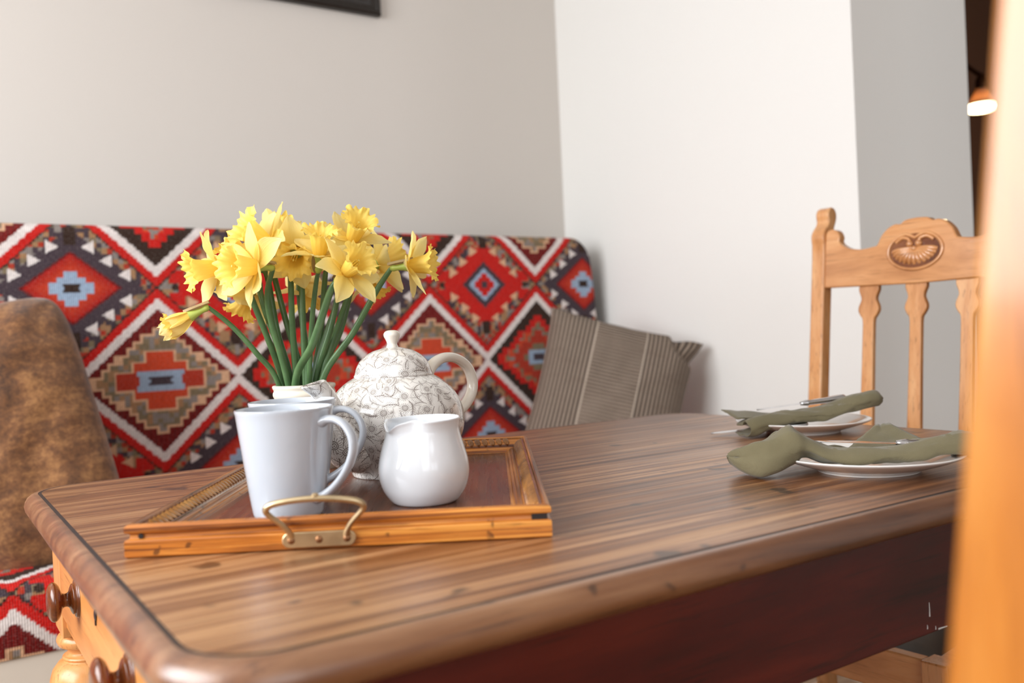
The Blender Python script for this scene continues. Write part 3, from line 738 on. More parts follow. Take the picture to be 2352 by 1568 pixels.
# ------------------------------------------------------------------ serving tray
def cf(X, D, z=0): return Vector((CAM.x, CAM.y, 0)) + RGT * X + FWD * D + Vector((0, 0, z))
YAW = atan2(RGT.y, RGT.x)
TRW, TRD, TRH = .361, .52, .0285
def tray():
    ang = radians(1.3)
    t = thing('serving_tray', 'amber oak serving tray with carved border and brass handle lying on the table', 'tray', cf(-.334, .7545, TZ + .0002), YAW + ang)
    # floor panel
    MB().box(.02, TRW - .02, .02, TRD - .02, .003, .0100).build('tray_panel', M_trayfloor, t)
    # moulded rails: (inward distance, height)
    prof = [(.002, 0), (.0, .0015), (.0, .0140), (.0008, .0152), (.0032, .0160), (.0038, .0172), (.0038, .0195), (.0028, .0205), (.0008, .0212), (.0, .0228), (.0002, .0258), (.0018, .0278), (.0045, .0285),
            (.0060, .0278), (.0066, .0260), (.0074, .0264), (.0100, .0260), (.0150, .0228), (.0190, .0186), (.0205, .0158), (.0212, .0146), (.0235, .0152), (.0250, .0146), (.0262, .0132), (.0290, .0130), (.0300, .0112), (.0325, .0104), (.0330, .0095)]
    cs = [(0, 0), (TRW, 0), (TRW, TRD), (0, TRD)]; sg = [(1, 1), (-1, 1), (-1, -1), (1, -1)]
    for k in range(4):
        V = []; F = []
        for d, h in prof:
            for q in (k, (k + 1) % 4): V.append((cs[q][0] + sg[q][0] * d, cs[q][1] + sg[q][1] * d, h))
        m = len(prof)
        for i in range(m - 1): F.append((2 * i, 2 * i + 1, 2 * i + 3, 2 * i + 2))
        F.append((2 * m - 2, 2 * m - 1, 1, 0)); F.append(tuple(2 * i for i in range(m))); F.append(tuple(2 * i + 1 for i in range(m)))
        mk('rail', V, F, M_traywood if k % 2 == 0 else M_traywoody, t, True, 28)
    # carved border of slanting leaves in the hollow of the rails
    mb = MB(); gr = MB(); pitch = .0098
    def leaf(M):
        V = []; F = []; n = 8; m = 7
        for i in range(n + 1):
            s_ = i / n; wd = .0040 * sqrt(max(0, 1 - max(0, (s_ - .35) / .65) ** 2.4)) * (.72 + .28 * min(1, s_ / .35)); y = -.0060 + .0125 * s_
            for j in range(m):
                u = -1 + 2 * j / (m - 1)
                V.append((u * wd, y, .0004 + .0022 * sqrt(max(0, 1 - u * u)) * (.5 + .5 * sin(pi * min(1, s_ + .15))) - .0007 * math.exp(-(u / .25) ** 2)))
        for i in range(n):
            for j in range(m - 1): a = m * i + j; F.append((a, a + 1, a + m + 1, a + m))
        mb.add(V, F, M)
    def rowof(L, R0):
        n = int((L - .05) / pitch)
        for i in range(n):
            x = .025 + (L - .05) * (i + .5) / n
            leaf(R0 @ Matrix.Translation((x, .0146, .0226)) @ Matrix.Rotation(radians(-37), 4, 'X') @ Matrix.Rotation(radians(20), 4, 'Z'))
            mb.tube([R0 @ Vector((x + q, .0069, .0262)) for q in (-.0034, .0034)], .0005, 6)
        gr.add([(.008, .0080, .0268), (L - .008, .0080, .0268), (L - .0205, .0205, .0172), (.0205, .0205, .0172)], [(0, 1, 2, 3)], R0)
        gr.add([(.0072, .0072, .0266), (L - .0072, .0072, .0266), (L - .0095, .0095, .0267), (.0095, .0095, .0267)], [(0, 1, 2, 3)], R0)
    rowof(TRW, Matrix.Identity(4))
    rowof(TRD, Matrix.Translation((TRW, 0, 0)) @ Matrix.Rotation(pi / 2, 4, 'Z'))
    rowof(TRW, Matrix.Translation((TRW, TRD, 0)) @ Matrix.Rotation(pi, 4, 'Z'))
    rowof(TRD, Matrix.Translation((0, TRD, 0)) @ Matrix.Rotation(-pi / 2, 4, 'Z'))
    o = mb.build('carved_border', M_carve, t, ang=60); o['kind'] = 'stuff'
    gr.build('carving_ground', M_knob, t)
    # groove stop hole in the front rail, left
    MB().lathe([(0, 0), (.0022, 0), (.0022, .0012), (0, .0012)], 14, Matrix.Translation((.0135, .0031, .0182)) @ Matrix.Rotation(pi / 2, 4, 'X'), False).build('nail_hole', M_inlay, t)
    MB().box(TRW - .017, TRW - .0035, .0022, .0036, .0155, .0215).build('corner_notch', M_inlay, t)
    # brass handles
    def handle(M):
        hw, hh = .0312, .0066
        poly = [(hw - hh + hh * cos(a), hh * sin(a)) for a in np.linspace(-pi / 2, pi / 2, 10)] + [(-hw + hh - hh * cos(a), -hh * sin(a)) for a in np.linspace(-pi / 2, pi / 2, 10)]
        base = MB().prism([(a, z + .0092) for a, z in poly], -.0032, 0, 'y', M=M)
        pl_ = base.build('handle', M_brass, t, .0008, 2, ang=40); pl_['label'] = 'antique brass drop handle'
        path = [(-.0235, -.002, .0125), (-.0245, -.0045, .0165), (-.0290, -.0085, .0235), (-.0370, -.0130, .0320), (-.0402, -.0150, .0362), (-.0392, -.0165, .0400), (-.0330, -.0180, .0432), (-.018, -.0192, .0456), (0, -.0196, .0466)]
        path = path + [(-x, y, z) for x, y, z in path[-2::-1]]
        rad = [.0034, .0026, .0023, .0024, .0027, .0029, .0029, .0027, .0028]; rad = rad + rad[-2::-1]
        MB().tube(spline(path, 5), lerpseq(rad, 5), 12, 1.0, M=M).build('bail', M_brass, pl_, ang=80)
        MB().lathe([(0, -.0024), (.0018, -.0020), (.003, -.0008), (.003, .0008), (.0018, .002), (0, .0024)], 14, M @ Matrix.Translation((.0018, -.0196, .0490)), False).build('bead', M_brass, pl_)
        for x in (-.0235, 0, .0235):
            s_ = MB().lathe([(0, .0), (.0032, .0), (.0032, .0004), (.0026, .0010), (0, .0013)], 18, M @ Matrix.Translation((x, -.0030, .0092)) @ Matrix.Rotation(pi / 2, 4, 'X'), False)
            sc = s_.build('screw', M_screw, pl_)
    handle(Matrix.Translation((.1640, .0002, 0)))
    handle(Matrix.Translation((TRW - .18, TRD - .0002, 0)) @ Matrix.Rotation(pi, 4, 'Z'))
    return t
tray()
TF = TZ + .0102      # tray panel surface

# ------------------------------------------------------------------ crockery
def lathe_uv(prof, n, rref):
    V = []; F = []; UV = []; s = 0
    for i, (r, z) in enumerate(prof):
        if i: s += hypot(r - prof[i - 1][0], z - prof[i - 1][1])
        for k in range(n + 1):
            a = 2 * pi * k / n; V.append((r * cos(a), r * sin(a), z)); UV.append((a * rref, s))
    m = n + 1
    for i in range(len(prof) - 1):
        for k in range(n): F.append((i * m + k, i * m + k + 1, (i + 1) * m + k + 1, (i + 1) * m + k))
    return V, F, UV

def weld(o, d=1e-5):
    me = o.data; bm = bmesh.new(); bm.from_mesh(me); bmesh.ops.remove_doubles(bm, verts=bm.verts, dist=d); bmesh.ops.recalc_face_normals(bm, faces=bm.faces); bm.to_mesh(me); bm.free()

def mug(label, loc, rotz):
    t = thing('mug', label, 'mug', loc, rotz, 'pale mugs on the tray')
    H = .1035
    prof = [(0, .0018), (.026, .0018), (.0275, 0), (.0300, 0), (.0322, .0015), (.0332, .005)]
    prof += [(.0332 + (.0462 - .0332) * ((z - .005) / (H - .005)) ** .92, z) for z in np.linspace(.012, H - .004, 14)]
    prof += [(.0465, H - .0015), (.0463, H), (.0452, H + .0004), (.0441, H - .001)]
    prof += [(.0430 - (.0430 - .0295) * (1 - (z - .008) / (H - .012)) ** 1.0, z) for z in np.linspace(H - .006, .012, 10)] + [(.024, .0065), (0, .006)]
    MB().lathe(prof, 72, None, False).build('body', M_mug, t, ang=60)
    path = [(.0425, 0, .090), (.050, 0, .0925), (.060, 0, .0920), (.0695, 0, .0865), (.0760, 0, .0765), (.0770, 0, .0645), (.0725, 0, .052), (.0640, 0, .0395), (.0530, 0, .0285), (.0420, 0, .021), (.0345, 0, .018)]
    rad = [.0055, .0042, .0036, .0035, .0037, .0038, .0037, .0036, .0037, .0044, .0054]
    MB().tube(spline(path, 4), lerpseq(rad, 4), 16, 1.55, side=None).build('handle', M_mug, t, ang=80)
    return t
# mug positions in metres on the tray
mug('front pale mug on the tray, nearest its brass handle', cf(-.2215, .862, TF), YAW + radians(-24))
mug('second pale mug, standing half hidden directly behind the front mug', cf(-.2395, .968, TF), YAW + radians(-8))

def jug():
    t = thing('milk_jug', 'small white milk jug with a pouring lip standing on the tray before the teapot', 'jug', cf(-.0943, .903, TF), YAW)
    prof = sp2([(.0, .001), (.026, .001), (.029, 0), (.034, .003), (.0415, .014), (.0452, .028), (.0450, .040), (.0420, .053), (.0390, .064), (.0372, .073), (.0378, .080), (.0388, .0835), (.0382, .0845), (.0365, .0835), (.0352, .074), (.0375, .062), (.042, .045), (.042, .028), (.036, .012), (.02, .006), (0, .005)], 4)
    n = 96; V, F, UV = lathe_uv(prof, n, .04)
    sa = radians(228)
    out = []
    for x, y, z in V:
        r = hypot(x, y); a = atan2(y, x); d = (a - sa + pi) % (2 * pi) - pi
        k = max(0, (z - .052) / .032); k = min(k, 1.05)
        g_ = math.exp(-(d / .30) ** 2); g2 = math.exp(-(d / .16) ** 2); sd = math.exp(-((abs(d) - .62) / .22) ** 2)
        rr = r + (.0062 * g_ - .0036 * sd) * k ** 2; zz = z - .0066 * g2 * k ** 4 - .001 * g_ * k + .0022 * sd * k ** 3
        # overall rim dips towards the lip
        zz -= .0016 * (1 + cos(a - sa)) * .5 * k
        s_ = rr / r if r > 1e-6 else 1
        out.append((x * s_, y * s_, zz))
    o = mk('body', out, F, M_jug, t, True, 70); weld(o)
jug()

def teapot():
    t = thing('teapot', 'round white teapot printed with fine brown sprigs and daisies on the tray', 'teapot', cf(-.1475, 1.105, TF), YAW + radians(231))
    prof = sp2([(.0, .004), (.045, .003), (.052, .0), (.0548, .001), (.0560, .005), (.0590, .012), (.0650, .021), (.0735, .032), (.0805, .044), (.0842, .057), (.0845, .070), (.0818, .083), (.0765, .094), (.0705, .1025), (.0630, .1100), (.0550, .1158), (.0490, .1190), (.0470, .1192), (.0440, .1150)], 5)
    V, F, UV = lathe_uv(prof, 96, .075); o = mk('body', V, F, M_floral, t, True, 50, UV); weld(o)
    lp = sp2([(.0470, .1190), (.0484, .1200), (.0482, .1218), (.0470, .1240), (.0450, .1310), (.0405, .1390), (.0335, .1456), (.0245, .1506), (.0145, .1535), (.0085, .1548)], 5)
    V, F, UV = lathe_uv(lp, 80, .036); lid = mk('lid', V, F, M_floral2, t, True, 50, UV); weld(lid)
    kp = sp2([(.0085, .1535), (.0070, .1565), (.0062, .1595), (.0078, .1640), (.0098, .1680), (.0100, .1715), (.0078, .1745), (.0040, .1758), (0, .1760)], 4)
    MB().lathe(kp, 36, None, False).build('lid_knob', M_plain_pot, lid, ang=80)
    # spout (+x): a tapering tube with oblique lip
    path = spline([(.058, 0, .040), (.077, 0, .045), (.092, 0, .059), (.099, 0, .077), (.105, 0, .095), (.113, 0, .110), (.123, 0, .1185)], 12)
    rad = lerpseq([.027, .0255, .0215, .0165, .0128, .0104, .0094], 12)
    n = 48; V = []; F = []; UV = []; m = len(path); s = 0
    for i in range(m):
        tt = (path[min(i + 1, m - 1)] - path[max(i - 1, 0)]).normalized(); b = Vector((0, 1, 0)); a = b.cross(tt) * -1
        if i: s += (path[i] - path[i - 1]).length
        for k in range(n + 1):
            q = 2 * pi * k / n
            up = a if a.z > 0 else -a
            p = path[i] + up * rad[i] * cos(q) * 1.18 + b * rad[i] * sin(q)
            g_ = max(0, (i / (m - 1) - .75) / .25) ** 1.3
            p += tt * g_ * (-.008 * cos(q) - .0010) + Vector((.0025 * g_, 0, .0004 * g_)) * (1 - cos(q))
            V.append(p); UV.append((q * .016 + 3, s + .5))
    for i in range(m - 1):
        for k in range(n): F.append((i * (n + 1) + k, i * (n + 1) + k + 1, (i + 1) * (n + 1) + k + 1, (i + 1) * (n + 1) + k))
    so = mk('spout', V, F, M_floral, t, True, 80, UV); weld(so)
    sm = so.modifiers.new('solid', 'SOLIDIFY'); sm.thickness = .0024; sm.offset = -1
    # handle (-x)
    hp = [(-.052, 0, .110), (-.066, 0, .127), (-.088, 0, .1370), (-.114, 0, .1355), (-.1360, 0, .1225), (-.1450, 0, .1020), (-.1390, 0, .0830), (-.1210, 0, .0680), (-.0990, 0, .0600), (-.078, 0, .058)]
    MB().tube(spline(hp, 5), lerpseq([.0085, .0074, .0066, .0064, .0066, .0068, .0068, .0068, .0075, .0085], 5), 18, 1.2).build('handle', M_plain_pot, t, ang=80)
teapot()

VC = cf(-.277, 1.186, TF)
VASE_H = .1105
def vase():
    t = thing('flower_vase', 'cream stoneware jar holding the daffodils behind the mugs', 'vase', VC)
    prof = [(0, .002), (.036, .001), (.0385, 0), (.0400, .003), (.0405, .010), (.0408, .05), (.0405, .085), (.0398, .0905), (.0388, .0925), (.0392, .0945), (.0402, .0962), (.0406, .0985), (.0402, .101), (.0392, .1025), (.0392, .1045), (.0404, .1062), (.0410, .1085), (.0404, .1102), (.0385, .1108), (.0366, .1095), (.0362, .105), (.0362, .06), (.0362, .01), (0, .008)]
    V, F, UV = lathe_uv(prof, 72, .0405); o = mk('body', V, F, M_stone, t, True, 50, UV); weld(o)
    MB().lathe([(0, .088), (.0360, .088), (.0360, .0885), (0, .0885)], 40, None, False).build('water', G('vase_water').P(Base_Color=(.7, .8, .75), Roughness=.02, IOR=1.33, Transmission_Weight=.9), t)
vase()

# ------------------------------------------------------------------ daffodils
def petal_mesh(L, W, curl, tilt, twist, seed, cup=.25):
    nu, nv = 9, 14; V = []; UV = []; F = []
    for j in range(nv + 1):
        v = j / nv
        wd = W * (sin(pi * min(1, v * .86 + .09)) ** .75) * (1 - .55 * max(0, v - .72) / .28) + .0008
        if v > .97: wd *= .3
        a = tilt + curl * v * v
        for i in range(nu + 1):
            u = -1 + 2 * i / nu
            x = u * wd * .5
            # along the petal: outward (y) with forward rise (z)
            y = L * v; z = L * (sin(tilt) * v + curl * v * v * .5)
            z += cup * abs(u) ** 1.6 * wd * .6 - .0012 * math.exp(-(u / .15) ** 2) * sin(pi * v)
            z += .0016 * noise.noise(Vector((u * 2.2 + seed, v * 5, seed))) * (v + .2)
            tw = twist * v; x2 = x * cos(tw) - z * sin(tw) * .3; z2 = z + x * sin(tw)
            V.append(Vector((x2, y * cos(tilt * .7), z2))); UV.append(((u + 1) / 2, v))
    for j in range(nv):
        for i in range(nu): a = j * (nu + 1) + i; F.append((a, a + 1, a + nu + 2, a + nu + 1))
    return V, F, UV

def frame_to(direction, roll=0):
    d = Vector(direction).normalized(); q = d.to_track_quat('Z', 'Y').to_matrix().to_4x4()
    return q @ Matrix.Rotation(roll, 4, 'Z')

def daffodil(label, head, face, stem_pts, size=1.0, openness=1.0, roll=0, seed=0, spathe=False, trump=1.0, srad=.0043, nobend=False):
    size *= 1.14
    """head: world point where petals meet; face: direction the trumpet points; stem_pts: world points from the jar upward"""
    rnd = random.Random(seed)
    t = thing('daffodil', label, 'flower', stem_pts[0], 0, 'daffodils in the jar')
    base = Vector(stem_pts[0]); H = Vector(head) - base; f = Vector(face).normalized()
    M = Matrix.Translation(H) @ frame_to(f, roll)
    for k in range(6):
        inner = k % 2
        L = .042 * size * (1 + rnd.uniform(-.08, .1)); W = (.0225 if inner else .0265) * size * (1 + rnd.uniform(-.1, .1))
        tilt = radians(rnd.uniform(2, 24)) + (1 - openness) * 1.05
        V, F, UV = petal_mesh(L, W, rnd.uniform(-.35, .35) * openness + (.1 if openness < .8 else 0), tilt, rnd.uniform(-.5, .5), seed + k * 1.7, rnd.uniform(.1, .4))
        R = M @ Matrix.Rotation(k * pi / 3 + rnd.uniform(-.08, .08), 4, 'Z') @ Matrix.Translation((0, .0035 * size, .0005 * (1 - inner)))
        if openness < .8: R = M @ Matrix.Rotation(k * pi / 3, 4, 'Z') @ Matrix.Translation((0, .004, 0)) @ Matrix.Rotation((1 - openness) * 1.25, 4, 'X')
        V = [R @ v for v in V]
        mk('petal', V, F, M_petal, t, True, 80, UV)
    # trumpet
    nu, nv = 84, 16; V = []; UV = []; F = []; Lt = .036 * size * trump
    ph = rnd.uniform(0, 6)
    for j in range(nv + 1):
        v = j / nv
        r = (.0068 + .0068 * v ** .8 + .0085 * max(0, v - .62) ** 1.6 * 4.2) * size * (1 if openness > .8 else .8)
        for i in range(nu):
            a = 2 * pi * i / nu
            fl = 1 + .030 * sin(a * 12 + ph) * v + .085 * sin(a * 12 + ph + .5 * sin(a * 3)) * max(0, v - .7) * 3.3 + .05 * sin(a * 5 + ph) * max(0, v - .6) * 2.5
            zz = Lt * v + .0020 * size * sin(a * 17 + ph * 2) * max(0, v - .8) * 5 + .0022 * sin(a * 3 + ph) * max(0, v - .5)
            if v > .85: zz -= (v - .85) * .022 * size * (1 + .5 * sin(a * 7 + ph))
            V.append(M @ Vector((r * fl * cos(a), r * fl * sin(a), zz))); UV.append((i / nu * 3, v))
    for j in range(nv):
        for i in range(nu): i2 = (i + 1) % nu; F.append((j * nu + i, j * nu + i2, (j + 1) * nu + i2, (j + 1) * nu + i))
    mk('trumpet', V, F, M_corona, t, True, 80, UV)
    st = MB()
    for k in range(6):
        a = k * pi / 3; p0 = Vector((.0015 * cos(a), .0015 * sin(a), .002)); p1 = Vector((.0032 * cos(a), .0032 * sin(a), .019 * size))
        st.tube([M @ p0, M @ p1, M @ (p1 + Vector((0, 0, .005)))], [.0004, .0009, .0005], 6)
    st.tube([M @ Vector((0, 0, .001)), M @ Vector((0, 0, .026 * size)), M @ Vector((0, 0, .027 * size))], [.0006, .0007, .0013], 6)
    st.build('stamens', M_anther, t)
    # perianth tube and ovary
    back = [M @ Vector((0, 0, z_)) for z_ in (.003, -.006, -.014, -.019, -.023)]
    MB().tube(back, [.0074 * size, .0048, .0036, .0044, .0030], 12).build('flower_base', M_neck, t, ang=80)
    nk = M @ Vector((0, 0, -.022))
    pts = [Vector(p) - base for p in stem_pts]
    last = pts[-1]
    path = spline(pts + ([nk - f * .012, nk] if nobend else [nk]), 7)
    m = len(path); R_ = [srad * (1 - .35 * (i / (m - 1)) ** 4) for i in range(m)]
    MB().tube(path, R_, 10, .8).build('stem', M_stem, t, ang=80)
    # papery spathe at the neck
    ul = M.to_3x3().inverted() @ Vector((0, 0, 1)); Ms = M @ Matrix.Rotation(atan2(ul.y, ul.x) + pi / 2, 4, 'Z')
    V = []; F = []; UV = []; n = 8; L = .034 if spathe else .022
    for j in range(n + 1):
        v = j / n; wd = .0065 * sin(pi * min(.97, v * .9 + .1)) ** .7 * (1.25 if spathe else .8)
        for i in range(5):
            u = -1 + i / 2
            V.append(Ms @ Vector((u * wd, -.004 - .004 * (1 - u * u) - .003 * v, -.026 + L * v))); UV.append(((u + 1) / 2, v))
    for j in range(n):
        for i in range(4): a = j * 5 + i; F.append((a, a + 1, a + 6, a + 5))
    mk('sheath', V, F, M_spathe, t, True, 80, UV)
    return t

def dirc(x, d, z): return RGT * x + FWD * d + Vector((0, 0, z))
def W(X, D, z): return cf(X, D, z)
FL = []
ZM = TF + VASE_H      # mouth height
#  label, head (X, D, z), facing (right, depth, up), mouth offset, mid points, opts
def FLW(label, head, face, mouth, mids=(), **kw):
    root = W(-.277 + mouth[0] * .5, 1.186 + mouth[1] * .5, TF + .012)
    pts = [root, W(-.277 + mouth[0], 1.186 + mouth[1], ZM + .002)] + [W(*m) for m in mids]
    if not mids:
        a = pts[-1]; b = W(*head) - dirc(*face).normalized() * .03; b.z -= .02; pts.append(a.lerp(b, .55)); kw['nobend'] = True
    daffodil(label, W(*head), dirc(*face), pts, **kw)
FLW('half closed daffodil drooping on a long bent stem at far left of the bunch', (-.400, 1.13, .9765), (-.92, -.05, -.42), (-.032, -.006),
    [(-.3299, 1.16, .9241), (-.3560, 1.148, .9600)], size=.86, openness=.45, roll=.3, seed=1, spathe=True, srad=.0037)
FLW('open daffodil facing left, its ruffled trumpet at the left edge of the bunch', (-.3640, 1.13, 1.0350), (-.86, -.55, -.16), (-.028, .004), [(-.3290, 1.152, .990)], size=1.03, roll=.5, seed=2)
FLW('large pale daffodil facing left at the front centre of the bunch', (-.3035, 1.085, 1.0290), (-.72, -.74, .02), (-.018, -.012), [(-.3074, 1.14, .985)], size=1.08, roll=0, seed=3)
FLW('pale daffodil facing upper left, above the large front one', (-.3060, 1.15, 1.0640), (-.62, -.55, .50), (-.010, .006), size=1.12, roll=.4, seed=4)
FLW('topmost daffodil with its trumpet pointing up and back', (-.3110, 1.215, 1.0720), (.15, .45, .92), (-.004, .016), size=.92, roll=.2, seed=5)
FLW('daffodil nodding towards the viewer in the middle of the bunch', (-.2700, 1.15, 1.0520), (.05, -.86, -.42), (.002, .0), size=.95, roll=.1, seed=6, spathe=True)
FLW('daffodil held upright on a straight stem right of the middle', (-.2330, 1.11, 1.0420), (.18, -.42, .86), (.008, -.004), [(-.2560, 1.155, .960), (-.2430, 1.13, 1.008)], size=.92, roll=.6, seed=7, spathe=True, srad=.0036)
FLW('daffodil at the upper right, open to the right and upward', (-.2020, 1.17, 1.0660), (.42, -.58, .66), (.014, .008), size=.98, roll=.15, seed=8)
FLW('deep yellow daffodil facing right at the lower right front', (-.1980, 1.09, 1.0180), (.66, -.58, .42), (-.006, -.022), [(-.2508, 1.13, .9332), (-.2230, 1.108, .992)], size=.95, roll=.4, seed=9, srad=.0053)
FLW('shaded daffodil turned away behind the right side of the bunch', (-.1840, 1.25, 1.0400), (.72, .42, .35), (.018, .014), size=1.05, roll=.3, seed=10)
FLW('daffodil in side view on a long leaning stem at far right', (-.1290, 1.15, 1.0270), (.97, -.16, .06), (.026, -.012), [(-.2057, 1.165, .9449), (-.1720, 1.16, .9980)], size=.92, roll=.5, seed=11, spathe=True, srad=.0046)
FLW('daffodil hanging low behind the green stems', (-.2830, 1.24, 1.0180), (.1, .35, -.75), (.004, .018), [(-.284, 1.215, .990), (-.284, 1.22, 1.035)], size=.9, roll=0, seed=12)
FLW('low daffodil hidden under the large front one', (-.3420, 1.19, 1.0060), (-.5, .1, -.72), (-.022, .012), [(-.322, 1.175, .985), (-.328, 1.18, 1.018)], size=.9, roll=.2, seed=13)
FLW('low daffodil behind the long leaning stem at the right', (-.2020, 1.255, 1.0180), (.5, .1, -.62), (.022, .004), [(-.222, 1.22, .990), (-.212, 1.235, 1.028)], size=.85, roll=.7, seed=14)
FLW('daffodil squeezed between the left pair at the back', (-.3440, 1.185, 1.0480), (-.55, -.2, .55), (-.020, .016), size=1.0, roll=.8, seed=15)
FLW('daffodil at the back behind the upright one', (-.2420, 1.22, 1.0540), (.15, .25, .85), (.010, .018), size=.95, roll=.9, seed=16)
# leaves standing among the stems
def leaf(label, mouth, tip, w_):
    a = W(-.277 + mouth[0], 1.186 + mouth[1], TF + .02); b = W(-.277 + mouth[0] * 1.2, 1.186 + mouth[1], ZM + .01); c = W(*tip)
    P_ = spline([a, b, b.lerp(c, .55) + Vector((0, 0, .006)), c], 6); V = []; F = []; m = len(P_)
    sd = Vector(RGT)
    for i, p in enumerate(P_):
        k = w_ * (1 - (i / (m - 1)) ** 3); V += [p - a - sd * k, p - a + FWD * k * .4, p - a + sd * k]
    for i in range(m - 1): F += [(3 * i, 3 * i + 1, 3 * i + 4, 3 * i + 3), (3 * i + 1, 3 * i + 2, 3 * i + 5, 3 * i + 4)]
    o = mk('daffodil_leaf', V, F, M_stem, None, True, 80); o.location = a
    sm = o.modifiers.new('solid', 'SOLIDIFY'); sm.thickness = .0012
    tag(o, label, 'leaf', 'daffodil leaves in the jar')
leaf('dark narrow green leaf standing behind the stems, right of the middle', (.014, .012), (-.236, 1.21, .985), .0065)
leaf('narrow green leaf standing just left of the middle stems', (-.010, .014), (-.296, 1.205, .975), .006)
leaf('short green leaf tip close to the jar rim at the right', (.006, -.004), (-.262, 1.17, .925), .005)

# ------------------------------------------------------------------ plates, napkins, knives
def plate(label, c):
    prof = sp2([(0, .0035), (.05, .0035), (.053, .0), (.056, .0), (.0575, .0025), (.070, .0065), (.086, .0115), (.0985, .0165), (.1015, .0182), (.1025, .0195), (.1015, .0203), (.098, .0196), (.086, .0150), (.070, .0098), (.058, .0070), (.03, .0062), (0, .006)], 3)
    V, F, UV = lathe_uv(prof, 96, .1); o = mk('plate', V, F, M_plate, None, True, 60); weld(o); o.data.shade_smooth(); o.location = c
    return tag(o, label, 'plate', 'white side plates')
P1 = cf(.402, 1.030, TZ + .0003); P2 = cf(.452, 1.415, TZ + .0003)
plate('white side plate under the nearer olive napkin', P1)
plate('white side plate under the farther olive napkin', P2)

def napkin(label, origin, rot, st, flap=None, seed=0, name='napkin'):
    """st: stations (x, y, z, width, height, roll) of a loosely rolled cloth; open C-shaped section"""
    keys = [[s_[k] for s_ in st] for k in range(len(st[0]))]
    P_ = spline([(s_[0], s_[1], s_[2]) for s_ in st], 10); Wd = spline([(s_[3], s_[4], s_[5]) for s_ in st], 10)
    sec = sp2([(.50, .05), (.25, .0), (-.15, .0), (-.42, .05), (-.53, .30), (-.47, .66), (-.30, .95), (-.12, 1.0), (.02, .82), (.18, .62), (.36, .60), (.52, .72)], 3)
    V = []; F = []; m = len(sec)
    for i, (p, wv) in enumerate(zip(P_, Wd)):
        for k, (a, b) in enumerate(sec):
            y = a * wv.x; z = b * wv.y
            ca, sa = cos(wv.z), sin(wv.z)
            y, z = y * ca - z * sa, y * sa + z * ca
            nn = noise.noise(Vector((p.x * 26 + seed, a * 3, b * 3))) * .0034 + noise.noise(Vector((p.x * 60 + seed, a * 7, b * 7))) * .0012 - abs(noise.noise(Vector((p.x * 17 + seed * 2 + a * 2.2, a * 1.5, 3.1)))) * .0085 * min(1, max(0, b)) + .0022
            V.append((p.x + noise.noise(Vector((a * 3, b * 3, seed))) * .006, p.y + y + nn, max(.0012, p.z + z + nn)))
    for i in range(len(P_) - 1):
        for k in range(m - 1): F.append((i * m + k, i * m + k + 1, (i + 1) * m + k + 1, (i + 1) * m + k))
    if flap:
        b0 = len(V); nx, ny = flap['n']; g_ = flap['f']
        for i in range(nx + 1):
            for j in range(ny + 1): V.append(g_(i / nx, j / ny))
        for i in range(nx):
            for j in range(ny): a = b0 + i * (ny + 1) + j; F.append((a, a + ny + 1, a + ny + 2, a + 1))
    o = mk(name, V, F, M_linen, None, True, 80)
    o.location = origin; o.rotation_euler = (0, 0, rot)
    sm = o.modifiers.new('solid', 'SOLIDIFY'); sm.thickness = .0016; sm.offset = 0
    return tag(o, label, 'napkin', 'olive linen napkins')
def bil(P00, P10, P01, P11, sag=0, seed=0):
    A, B, C_, D_ = map(Vector, (P00, P10, P01, P11))
    def f(u, v):
        p = A.lerp(B, u).lerp(C_.lerp(D_, u), v)
        p.z += sag * sin(pi * u) * sin(pi * v) + .002 * noise.noise(Vector((u * 4 + seed, v * 4, 0)))
        return tuple(p)
    return f
napkin('near olive linen napkin folded across the white plate with a knife on it', P1, YAW,
    [(-.160, -.004, .019, .008, .004, .0), (-.152, -.006, .009, .034, .020, 0), (-.134, -.010, .001, .054, .036, 0), (-.112, -.010, .006, .064, .040, 0), (-.094, -.008, .013, .068, .042, 0), (-.080, -.010, .0190, .062, .026, -.05), (-.056, -.020, .0140, .056, .018, 0),
     (-.010, -.030, .0125, .052, .017, 0), (.030, -.034, .0150, .050, .017, 0), (.064, -.034, .0190, .050, .020, 0), (.090, -.034, .0175, .050, .025, 0), (.112, -.036, .0080, .048, .026, 0), (.128, -.038, .0020, .044, .024, .1), (.138, -.038, .0014, .036, .018, .2)],
    flap=dict(n=(14, 10), f=bil((-.020, .012, .022), (.078, .000, .024), (.030, .050, .045), (.048, .052, .046), -.003)), seed=1)
napkin('far olive linen napkin lying over its plate with one end raised', P2, YAW + radians(8),
    [(-.112, -.030, .002, .050, .024, 0), (-.098, -.030, .004, .058, .028, 0), (-.075, -.028, .012, .060, .022, 0), (-.045, -.026, .017, .056, .018, 0), (-.010, -.024, .018, .054, .018, 0),
     (.025, -.022, .020, .052, .021, 0), (.060, -.022, .027, .050, .024, 0), (.088, -.024, .034, .046, .025, 0), (.104, -.026, .037, .036, .022, 0), (.114, -.026, .041, .018, .012, 0)],
    flap=dict(n=(10, 8), f=bil((-.115, -.02, .028), (-.02, .02, .020), (-.112, .055, .036), (-.03, .05, .026), .004, 3)), seed=7)

